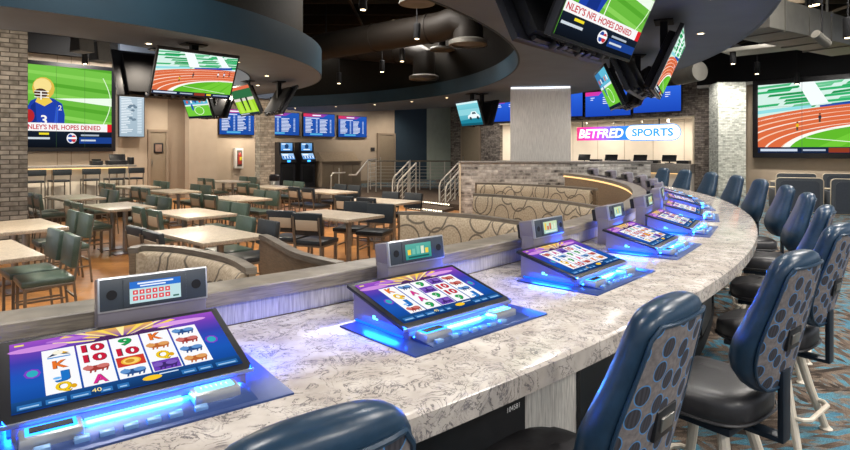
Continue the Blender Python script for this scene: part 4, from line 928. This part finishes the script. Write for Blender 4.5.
rail('short hooped steel rail end in front of the brown counter', [((px3(339, 168, 18.6)[0], 18.6, 0), px3(339, 168, 18.6))], [], [[px3(345, 172.5, 18.6), a, b, b2, e]], .024)
# counter with sloped glass behind the rails
a, rz, W, b = wframe(WL, 322, 361, .9); D = (a[1]+b[1])/2
g = thing('service_counter', 'brown panelled low counter with sloped glass between kiosks and railings', 'counter', (a[0], a[1], 0), rz)
m = MB(); m.box(0, W, 0, .6, 0, .98, 0, .01); m.build('body', TAN_D, g); m = MB(); m.box(-.04, W+.04, -.05, .65, .98, 1.03, 0, .008); m.build('worktop', GREYTAN, g)
m = MB(); m.prism([(.02, 1.03), (.04, 1.03), (.42, 1.40), (.40, 1.40)], .08, W-.08, 'x'); m.build('glass_front', plain('smoky_glass_panel', 'a3927b', .12, 0, .7), g)
for k in range(4):
    m = MB(); m.box(.04+W*k/4, W*(k+1)/4-.04, -.012, 0, .1, .9, 0, .004); m.build('panel', GREYTAN, g)
# kiosks
def kiosk(x0, x1, label):
    a, rz, W, b = wframe(WL, x0, x1, .75); g = thing('betting_kiosk', label, 'kiosk', (a[0], a[1], 0), rz, 'betting kiosks')
    W = .66
    m = MB(); m.prism([(.0, 0), (.5, 0), (.5, 1.78), (.16, 1.78), (.14, 1.42), (.12, 1.36), (-.02, 1.12), (-.02, 1.0), (.06, .95), (.06, .06), (.0, .04)], 0, W, 'x'); bdy = m.build('body', BLACK, g, 20)
    p = Paint(.001); p.rect(0, 0, .5, .30, '3f86d0', '7fb4e4'); p.ell(.25, .17, .09, .09, '20406c'); p.rect(.1, .03, .4, .07, 'e0ecf8'); p.rect(.04, .24, .2, .28, 'f0f4fa'); p.build('upper_screen', face(.08, .138, 1.45), SCR, g)
    p = Paint(.001); p.rect(0, 0, .54, .26, '5f9ade', 'a9cdf0'); p.rect(.04, .17, .3, .22, 'ffffff')
    for k in range(8): p.rect(.04+.06*k, .04, .08+.06*k, .14, 'e8f2fc' if k % 2 else '2f66b4')
    p.build('touch_screen', face(.06, -.03, 1.125) @ Matrix.Rotation(-math.atan2(.14, .24), 4, 'X') , SCR, g)
    m = MB(); m.box(.26, .4, -.03, -.018, 1.02, 1.09, 0, .01); m.build('scanner', BLUELED, g)
    m = MB(); m.box(.1, .56, .045, .06, .2, .85, 0, .01); m.build('service_door', BLACKM, g)
kiosk(281, 299, 'black betting kiosk with two blue screens, next to the slim pillar'); kiosk(301.5, 318, 'black betting kiosk with two blue screens, right one of the pair')
# waste bin beside the kiosks
q = px3(274.5, 180, 16.2)
g = thing('waste_bin', 'small steel waste bin with black lid beside the slim brick pillar', 'bin', (q[0], q[1], DZ))
m = MB(); m.lathe([(.13, 0), (.14, .02), (.14, .78), (.13, .8)], 18); m.build('body', STEEL, g); m = MB(); m.lathe([(.145, .78), (.15, .8), (.15, .92), (.11, .96)], 18); m.build('lid', BLACK, g)

# ------------------------------------------------------------------ grey lounge seats at right
def lounge(x, y, rz, label, tip=False):
    g = thing('lounge_seat', label, 'seat', (x, y, 0), rz, 'grey lounge seats before the athletics wall'); g.scale = (.92, .92, .82)
    def rr(w, z0, z1, r, n=6):
        P = [(-w, z0), (w, z0)]
        P += [(w - r + r*math.cos(a), z1 - r + r*math.sin(a)) for a in [PI/2*i/n for i in range(n+1)]]
        P += [(-w + r - r*math.sin(a), z1 - r + r*math.cos(a)) for a in [PI/2*i/n for i in range(n+1)]]
        return P
    m = MB(); m.prism(rr(.52, .04, 1.0, .09), -.045, .0, 'y'); m.build('back_shell', GREYPANEL, g)
    m = MB(); m.prism(rr(.44, .10, .93, .12), -.06, -.045, 'y'); m.build('inset_panel', GREY, g)
    o = rr(.535, .02, 1.015, .1); m = MB(); m.tube([(u, -.02, v) for u, v in o], .014, 6, closed=True); m.build('edge_trim', CREAMTRIM, g)
    m = MB(); m.box(-.48, .48, .002, .14, .40, .92, 0, .03); m.build('back_cushion', CREAMTRIM, g)
    m = MB(); m.box(-.48, .48, .0, .75, .30, .45, 0, .04); m.build('seat_cushion', CREAMTRIM, g)
    for s in (-1, 1):
        m = MB(); m.box(s*.51-.03, s*.51+.03, .0, .78, .1, .66, 0, .02); m.build('arm', GREYPANEL, g)
        for yy in (.05, .7):
            m = MB(); m.cyl((s*.45, yy, 0), (s*.45, yy, .3), .025, n=8); m.build('leg', BLACK, g)
    m = MB(); m.box(-.5, .5, .80, 1.1, .66, .69, 0, .008); m.build('side_ledge', CREAMTRIM, g); m = MB(); m.cyl((0, .95, 0), (0, .95, .66), .04); m.build('ledge_post', BLACK, g)
rl = math.atan2(-.731, .682)
for (px, D, lab) in ((799, 13.6, 'grey lounge seat with cream edging, nearest left one'), (856, 13.0, 'grey lounge seat with cream edging, cut by the right edge'), (796, 16.2, 'grey lounge seat, only its cream top showing behind the nearest left one'), (843, 15.9, 'grey lounge seat in the second row, right side')):
    x = (px-CX)*D/F; lounge(x, D, -.35, lab)
m = MB(); q = wpt(WR, 777, .02); m.box(-.05, .05, -.012, .012, -.06, .06, 0, .004); o = m.build('wall_socket', BLACK, None); o.location = (q[0], q[1], zat(184.5, q[1])); o.rotation_euler = (0, 0, rl); tag(o, 'small dark wall socket under the athletics video wall', 'socket')
# ------------------------------------------------------------------ ceiling
m = MB(); m.box(-26, 22, -3, 40, CEILZ, CEILZ+.1); struct(m.build('ceiling', CEIL, None, 0), 'black painted open ceiling high above the room', 'ceiling')
ZS = CH + 1.45
DC = (-7.8, 10.4); DT0, DT1 = .45, 3.4
m = MB(); m.arc([(4.4, ZS), (5.8, ZS), (5.8, ZS+.02), (4.4, ZS+.02)], DT0, DT1, 96, DC); m.arc([(4.4, ZS), (4.43, ZS), (4.43, ZS+.5), (4.4, ZS+.5)], DT0, DT1, 96, DC); o = m.build('ceiling', SOFFIT, None, 0); struct(o, 'grey underside of the round drum soffit over the dining area', 'ceiling')
m = MB(); m.arc([(5.78, ZS+.005), (5.82, ZS-.005), (5.82, ZS+.50), (5.70, ZS+.50), (5.70, ZS+.03)], DT0, DT1, 96, DC); o = m.build('trim_6', TEAL, None, 35); struct(o, 'dark teal curved fascia of the round drum soffit', 'trim')
m = MB(); m.arc([(5.45, ZS+.50), (5.45, CEILZ), (5.35, CEILZ), (5.35, ZS+.50)], DT0, DT1, 72, DC); o = m.build('trim_7', plain('drum_paint', '1a1712', .8, 0, .1), None, 35); struct(o, 'dark brown upper drum above the teal fascia', 'trim')
RA0, RA1 = 9.38, 12.32
TA0, TA1 = .25, 3.3
m = MB(); m.arc([(RA0, ZS), (RA1, ZS), (RA1, ZS+.02), (RA0, ZS+.02)], TA0, TA1, 128); o = m.build('ceiling', SOFFIT, None, 0); struct(o, 'grey underside of the ring soffit following the slot bar', 'ceiling')
m = MB(); m.arc([(RA0-.03, ZS-.005), (RA0, ZS-.005), (RA0, ZS+.36), (RA0-.03, ZS+.36)], TA0, TA1, 128); o = m.build('trim_8', TEAL, None, 35); struct(o, 'dark teal inner fascia of the ring soffit', 'trim')
m = MB(); m.arc([(RA1, ZS-.005), (RA1+.03, ZS-.005), (RA1+.03, ZS+.5), (RA1, ZS+.5)], TA0, TA1, 128); o = m.build('trim_9', SOFFIT, None, 35); struct(o, 'grey outer fascia of the ring soffit', 'trim')
m = MB(); m.arc([(RA0+.3, ZS+.36), (RA0+.3, CEILZ), (RA0+.36, CEILZ), (RA0+.36, ZS+.36)], TA0, 1.6, 80); m.arc([(RA0, ZS+.34), (RA0+.36, ZS+.34), (RA0+.36, ZS+.36), (RA0, ZS+.36)], TA0, TA1, 80); o = m.build('trim_10', plain('drum_paint', '1a1712', .8, 0, .1), None, 35); struct(o, 'dark brown upstand above the ring soffit', 'trim')
# joists
m = MB()
for k in range(16): m.box(-6, 14, 4.2+k*1.15, 4.28+k*1.15, 4.95, CEILZ-.01)
for k in range(7): m.box(-4+k*2.3, -3.95+k*2.3, 3, 24, 4.8, 4.86)
o = m.build('ceiling_joists', plain('joist_paint', '2a241b', .8, 0, .1), None, 0); struct(o, 'dark brown steel joists and conduits under the open ceiling', 'ceiling')
# ducts
def duct(label, pts, r, mat, diff=None, fl=None):
    g = thing('air_duct', label, 'duct', (0, 0, 0), 0, 'round air ducts')
    m = MB(); m.tube(pts, r, 20); m.build('pipe', mat, g, 50)
    for i in range(len(pts)-1):
        a, b = Vector(pts[i]), Vector(pts[i+1]); L = (b-a).length
        if L < 1.2: continue
        d_ = (b-a).normalized()
        for k in range(1, int(L/1.5)+1):
            c = a + d_*(k*1.5); m = MB(); m.cyl(c - d_*.02, c + d_*.02, r+.02, n=20); m.build('seam_band', mat, g)
    for q in pts[:2]:
        m = MB(); m.cyl((q[0], q[1], q[2]+r-.02), (q[0], q[1], CEILZ), .02, n=8); m.build('hanger_rod', BLACKM, g)
    if diff:
        x, y, z, R_ = diff
        m = MB(); m.lathe([(R_*.7, .14), (R_*.95, .10), (R_, .08), (R_, 0), (R_*.86, -.01), (R_*.86, .03), (R_*.8, .05)], 28, c=(x, y, z)); m.lathe([(R_*.3, -.01), (R_*.62, .02), (R_*.6, .04)], 24, c=(x, y, z)); m.build('diffuser', DUCT_L, g, 40)
D1 = px3(468, 45, 12.4)
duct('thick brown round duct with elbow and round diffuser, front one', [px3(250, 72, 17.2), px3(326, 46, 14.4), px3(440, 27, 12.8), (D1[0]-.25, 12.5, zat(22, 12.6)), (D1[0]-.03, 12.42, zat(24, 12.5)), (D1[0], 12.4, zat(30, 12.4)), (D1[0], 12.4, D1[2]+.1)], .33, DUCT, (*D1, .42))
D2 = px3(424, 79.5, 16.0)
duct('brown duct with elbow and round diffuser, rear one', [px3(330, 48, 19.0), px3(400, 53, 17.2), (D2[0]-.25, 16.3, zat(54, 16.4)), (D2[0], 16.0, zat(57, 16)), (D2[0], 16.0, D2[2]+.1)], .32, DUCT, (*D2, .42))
for (x, y, D, lab) in ((417, 4, 10.8, 'round ceiling diffuser high at the top edge'), (442, 50.5, 15.4, 'round ceiling diffuser above the ring opening')):
    q = px3(x, y, D); g = thing('ceiling_diffuser', lab, 'vent', q, 0, 'round diffusers'); m = MB(); m.lathe([(.05, .1), (.3, .08), (.34, .04), (.34, 0), (.25, -.01), (.12, .02)], 24); m.build('cone', DUCT_L, g, 40)
    m = MB(); m.cyl((0, 0, .09), (0, 0, CEILZ-q[2]), .1); m.build('neck', DUCT, g)
a, b = px3(322, 66, 20.8), px3(425, 79, 19.4)
m = MB(); rz = math.atan2(b[1]-a[1], b[0]-a[0]); L = math.hypot(b[0]-a[0], b[1]-a[1]); m.box(0, L, -.4, .4, -.05, .32, 0, .01)
for k in range(3): m.box(.1+k*1.1, .15+k*1.1, -.42, .42, -.07, .34)
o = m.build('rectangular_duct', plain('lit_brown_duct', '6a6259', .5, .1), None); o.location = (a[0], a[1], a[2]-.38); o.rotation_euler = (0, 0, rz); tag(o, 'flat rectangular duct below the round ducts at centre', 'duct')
a = px3(755, 30, 10.2); b = px3(860, 2, 12.5)
m = MB(); rz = math.atan2(b[1]-a[1], b[0]-a[0]); m.box(-.5, 4, -.45, .45, 0, .55, 0, .02)
for k in range(4): m.box(k*.9, .04+k*.9, -.47, .47, -.02, .57); m.box(k*.9, .04+k*.9, -.02, .02, .55, CEILZ-a[2])
o = m.build('rectangular_duct', DUCT_L, None); o.location = (a[0]+.3, a[1]+.4, a[2]); o.rotation_euler = (0, 0, rz); tag(o, 'grey rectangular duct at the top right beyond the ring soffit', 'duct')
duct('grey round duct end over the right brick pillar', [px3(678, 76, 16.6), px3(700, 71, 15.8)], .27, DUCT_L)
q = px3(822, 40, 9.6); g = thing('track_spotlight', 'grey cylinder spotlight hanging at the top right corner', 'light', q, .4)
m = MB(); m.cyl((-.17, 0, .09), (.14, 0, -.06), .075, n=16); m.build('head', DUCT_L, g); m = MB(); m.cyl((0, 0, .04), (0, 0, CEILZ-q[2]), .014, n=8); m.build('stem', BLACKM, g); m = MB(); m.cyl((.139, 0, -.0595), (.145, 0, -.0625), .06, n=14); m.build('lamp', LAMPON, g)
a = px3(690, 74, 17); 
g = thing('ceiling_panel_duct', 'wide flat grey duct above the athletics video wall', 'duct', px3(752, 52, 15.2), rl)
m = MB(); m.box(-.6, 4.2, -.5, .5, 0, .1, 0, .01); m.build('panel', DUCT_L, g); 
for k in range(5):
    m = MB(); m.box(-.3+k*.9, -.25+k*.9, -.5, .5, .1, .2); m.build('hanger', BLACKM, g, 0)
# pendant cans
PEND = [(363, 10, 10.5, 'near the top edge, left of centre'), (417, 39, 12.2, 'in front of the thick round duct'), (400, 37, 14.6, 'just left of the duct elbow'), (402, 61.5, 15.0, 'hanging under the thick duct'), (382, 72, 16.4, 'over the flat rectangular duct'), (339, 83.5, 17.5, 'low, right of the drum soffit'),
        (716, 5, 8.6, 'at the top edge right of the ring soffit'), (733, 64, 15.2, 'before the right bulkhead, left one'), (757, 74, 16.2, 'before the right bulkhead, right one'), (797, 84, 17.5, 'against the athletics picture'), (85, 64, 15.2, 'against the left video wall top'), (848, 38, 9.4, 'at the right edge'), (812, 6, 9.8, 'top right corner above the pipe')]
spots = []
for k, (x, y, D, w_) in enumerate(PEND):
    if k == 6: x = 816
    q = px3(x, y, D); g = thing('pendant_downlight', f'black cylinder pendant downlight {w_}', 'light', q, 0, 'black cylinder pendant lights')
    h = .32; m = MB(); m.lathe([(.05, .02), (.07, 0), (.075, .01), (.075, h), (.06, h+.02)], 16); m.build('can', BLACKM, g)
    m = MB(); m.cyl((0, 0, h), (0, 0, CEILZ - q[2]), .012, n=8); m.build('stem', BLACKM, g)
    m = MB(); m.cyl((0, 0, -.004), (0, 0, .012), .045, n=14); m.build('lamp', LAMPON, g); spots.append((q[0], q[1], q[2]-.05))
# recessed downlights in the soffits
rec = []
for k, t in enumerate([2.66 - .155*i for i in range(12)]): rec.append((ring(11.75, t), 'ring soffit over the stools'))
for k in range(7): rec.append((ring(9.9, 1.0 - .17*k), 'ring soffit at the back'))
for k in range(7):
    t = 2.9 - .38*k; rec.append(((DC[0] + 4.75*math.sin(t), DC[1] + 4.75*math.cos(t)), 'round drum soffit'))
for k, (q, w_) in enumerate(rec):
    g = thing('recessed_downlight', f'tiny round recessed downlight in the {w_}', 'light', (q[0], q[1], ZS-.001), 0, f'recessed downlights in the {w_}')
    m = MB(); m.lathe([(.035, .0), (.05, -.004), (.055, 0), (.055, .0005)], 16); m.build('ring', WHITE, g); m = MB(); m.cyl((0, 0, -.003), (0, 0, 0), .033, n=14); m.build('lamp', LAMPON, g)

# ------------------------------------------------------------------ hanging televisions
def tv(label, x, y, zb, rz, tilt, w, fn, arm=True):
    h = w*9/16; d = thing('hanging_television', label, 'television', (x, y, zb), rz, 'televisions hung in pairs from the soffits')
    M0 = T(0, 0, 0, 0, tilt)
    m = MB(); m.M = M0; m.box(-w/2-.015, w/2+.015, 0, .045, -.02, h+.015, 0, .005); hs = m.build('bezel', BLACK, d)
    m = MB(); m.M = M0; m.box(-w*.42, w*.42, .045, .13, .0, h*.9, 0, .02); m.build('rear_housing', BLACKM, d)
    m = MB(); m.M = M0
    for k in range(6): m.box(-w*.3+k*w*.1, -w*.3+k*w*.1+.05, .06, .12, -.035 - .012*(k % 3), .0, 0, .006)
    m.box(-w*.4, w*.4, .06, .09, -.03, -.005); m.build('connector_tray', BLACK, d)
    p = Paint(.0008); fn(p, w-.02, h-.02); p.build('screen', M0 @ Matrix.Translation((-w/2+.01, -.0015, .0)) @ Matrix.Rotation(PI/2, 4, 'X'), SCR, d)
    top = M0 @ Vector((0, .1, h*.55))
    m = MB(); m.box(-.05, .05, top.y-.04, top.y+.04, top.z, ZS-zb+.0, 0, .006); m.box(-.16, .16, top.y-.1, top.y+.1, ZS-zb-.015, ZS-zb); m.build('ceiling_bracket', BLACKM, d)
    return d
def pair_tv(label, R_, th, zb, tilt, w, fn, inward=False, yaw=0):
    q = ring(R_, th); tv(label, q[0], q[1], zb, PI - th + (PI if inward else 0) + yaw, tilt, w, fn)
ZT = CH + .65
pair_tv('big television at the top showing a news headline about NFL hopes', 11.33, 2.25, ZT, .42, 1.24, lambda p, W, H: football(p, W, H, False, False))
pair_tv('black back of the television facing the dining area, top centre', 11.07, 2.25, ZT, .42, 1.24, soccer, True)
pair_tv('edge-on television with thin orange athletics picture, right of the top one', 11.22, 1.962, ZT-.02, .42, 1.24, lambda p, W, H: stadium(p, W, H), yaw=-.05)
pair_tv('black television box left of the edge-on orange one', 10.96, 1.962, ZT-.02, .42, 1.24, soccer2, True, -.10)
pair_tv('small tilted television with green pitch over the sportsbook boards', 10.86, 1.745, ZT, .42, 1.14, soccer2, True)
pair_tv('black television back right of the small green pitch picture', 11.13, 1.745, ZT, .42, 1.14, stadium)
pair_tv('small television with a white car on teal, left of the fluted column', 9.85, 1.14, CH+.62, .30, 1.15, car, True)
pair_tv('black television back beside the teal car picture', 10.13, 1.14, CH+.62, .30, 1.15, soccer)
def disc_tv(label, x, y, th, zb, tilt, w, fn, inward=False): tv(label, x, y, zb, PI - th + (PI if inward else 0), tilt, w, fn)
disc_tv('large television with athletics track under the drum soffit at left', -3.25, 7.95, 2.33, CH+.745, .45, 1.12, stadium)
disc_tv('black television box behind the left edge of the athletics one', -3.80, 8.28, 2.33, CH+.745, .42, 1.22, soccer, True)
disc_tv('small television with green pitch hanging below the large athletics one', -5.55, 14.1, .62, CH+.78, .36, 1.0, soccer2, True)
disc_tv('black television back right of the small lower pitch picture', -5.30, 14.42, .62, CH+.78, .36, 1.0, stadium)
disc_tv('tilted television with bright green pitch, left of black V-shaped pair', -3.74, 12.2, .92, CH+.74, .42, 1.15, soccer, True)
disc_tv('black television facing away, right side of the V-shaped pair', -3.22, 12.25, 1.0, CH+.74, .50, 1.15, stadium)
# loudspeakers in the open ceiling behind the drum
for k, (x, y, D, w_) in enumerate(((100, 53, 10.6, 'right one'), (82, 43, 9.8, 'left one'))):
    q = px3(x, y, D); g = thing('ceiling_speaker', f'dark box loudspeaker hanging above the left video wall, {w_}', 'speaker', q, -.5, 'loudspeakers in the open ceiling')
    m = MB(); m.prism([(-.16, -.16), (.16, -.16), (.11, .2), (-.11, .2)], -.12, .12, 'y'); m.build('cabinet', plain('speaker_grey', '3a3a3a', .6), g); m = MB(); m.cyl((0, 0, .2), (0, 0, CEILZ-q[2]), .02, n=8); m.build('hanger_rod', BLACKM, g)
    m = MB(); m.prism([(-.14, -.14), (.14, -.14), (.10, .18), (-.10, .18)], -.13, -.12, 'y'); m.build('grille', BLACKM, g)

# ------------------------------------------------------------------ lights
def lamp(kind, name, loc, power, col, size=.06, rot=None, **kw):
    l = bpy.data.lights.new(name, kind); l.energy = power; l.color = lin(col)[:3]
    if kind == 'AREA': l.shape = kw.get('shape', 'RECTANGLE'); l.size = size; l.size_y = kw.get('sy', size)
    else: l.shadow_soft_size = size
    if kind == 'SPOT': l.spot_size = kw.get('ang', 1.9); l.spot_blend = .8
    o = bpy.data.objects.new(name, l); COL.objects.link(o); o.location = loc
    if rot: o.rotation_euler = rot
    return o
for (x, y, z) in spots: lamp('SPOT', 'pendant_lamp', (x, y, z), 150, 'ffeed8', .06, ang=1.7)
for q, w_ in rec: lamp('SPOT', 'recessed_lamp', (q[0], q[1], ZS-.03), 80 if 'stools' in w_ else 150, 'fffaf4' if 'stools' in w_ else 'fff0dc', .05, ang=2.3)
# area lights added under the ceiling to fill the room, no fixtures
for (x, y, pw, s) in ((-3.0, 5.5, 160, 1.6), (-1.0, 11.5, 170, 1.8), (0, 16.5, 170, 1.8), (-3, 20, 160, 1.6), (6.5, 8, 170, 1.8), (8, 13.5, 170, 1.8), (4.5, 2.5, 150, 1.8), (-9, 16.2, 120, 1.4)):
    lamp('AREA', 'room_fill', (x, y, CEILZ-.12), pw*2.0, 'fff8f0', s)
for k in range(8):
    q = (WL[0][0] + WL[1][0]*(-2.5 + 2.1*k) + WL[2][0]*1.5, WL[0][1] + WL[1][1]*(-2.5 + 2.1*k) + WL[2][1]*1.5); lamp('SPOT', 'wall_wash_fill', (q[0], q[1], 3.9 if k < 2 else 3.35), 150, 'fff2e2', .08, rot=(.3, 0, math.atan2(WL[1][1], WL[1][0])) , ang=2.4)  # spots added to brighten the rear left wall
for x in (468, 490, 702, 722, 742, 770, 830):
    q = wpt(WR, x, 2.4); lamp('SPOT', 'wall_wash_fill', (q[0], q[1], 4.0), 185, 'fff8f0', .08, rot=(.5, 0, rl + 0), ang=1.9)  # added spots that lift the right wall, no fixtures behind them
for (x, y) in ((1.4, 11.0), (2.9, 11.4)): lamp('SPOT', 'half_wall_fill', (x, y, ZS-.05), 60, 'fffaf0', .06, rot=(.75, 0, 0), ang=2.0)  # two spots added to brighten the low brick wall
for k in range(3):
    q = barpt(-3 + 1.15*k, 1.3); lamp('SPOT', 'bar_front_fill', (q[0], q[1], 2.9), 170, 'fff0d8', .06, rot=(.65, 0, rzb), ang=1.6)  # added spots that brighten the drinks bar's cream front
for t in (2.52, 2.38, 2.25, 2.1, 1.95):
    q = ring(15.6, t); lamp('SPOT', 'bar_base_fill', (q[0], q[1], 3.3), 200, 'fffaf2', .12, rot=(.92, 0, PI - t), ang=1.3)  # added fill aimed at the stools and the striped bar base
# under-soffit light for the round dining area
for (x, y) in ((-6.5, 7.6), (-4.6, 10.2), (-8.2, 11.4), (-5.6, 13.6)): lamp('POINT', 'dining_lamp', (x, y, 2.6), 75, 'fff0dc', .25)
a, rz, W = ALC
for k in range(3):
    c = Vector((a[0], a[1], 0)) + Matrix.Rotation(rz, 3, 'Z') @ Vector((W*(k+.5)/3, 1.0, zt-.05)); lamp('AREA', 'alcove_lamp', c, 62, 'fff2e0', 1.4, sy=.8, rot=(0, 0, rz))
for k, th in enumerate(MTH[:7]):
    q = ring(11.667, th); r = PI - th; M_ = T(q[0], q[1], ZC, r); big = 1.0 if k < 5 else .6
    for lx, ly, lz, pw, sx, sy, rx, ry, rz_, colr in ((0, -.007, .0205, 7.0, .50, .008, -.8, 0, 0, '0e58ff'), (-.012, -.007, .0212, 1.6, .22, .008, -.9, 0, 0, '35a8ff'), (-.281, .13, .05, 4.0, .012, .26, 0, .7, 0, '0a52ff'), (.281, .13, .05, 4.0, .012, .26, 0, -.7, 0, '0a52ff')):
        l = lamp('AREA', 'slot_glow_lamp', (0, 0, 0), pw*big, colr, sx, sy=sy); l.matrix_world = M_ @ T(lx, ly, lz, 0, rx, ry)
w = bpy.data.worlds.new('room_ambient'); sc.world = w; w.use_nodes = True
w.node_tree.nodes['Background'].inputs[0].default_value = lin('dfe6f2'); w.node_tree.nodes['Background'].inputs[1].default_value = .85
# ------------------------------------------------------------------ camera
cam = bpy.data.cameras.new('camera'); co = bpy.data.objects.new('camera', cam); COL.objects.link(co)
co.location = (0, 0, CH); co.rotation_euler = (PI/2, 0, 0); cam.sensor_width = 36; cam.lens = F/850*36; cam.shift_y = -(225 - HY)/850; cam.clip_start = .05; cam.clip_end = 200
sc.camera = co
sc.view_settings.view_transform = 'Standard'; sc.view_settings.look = 'None'; sc.view_settings.exposure = 0; sc.view_settings.gamma = 1
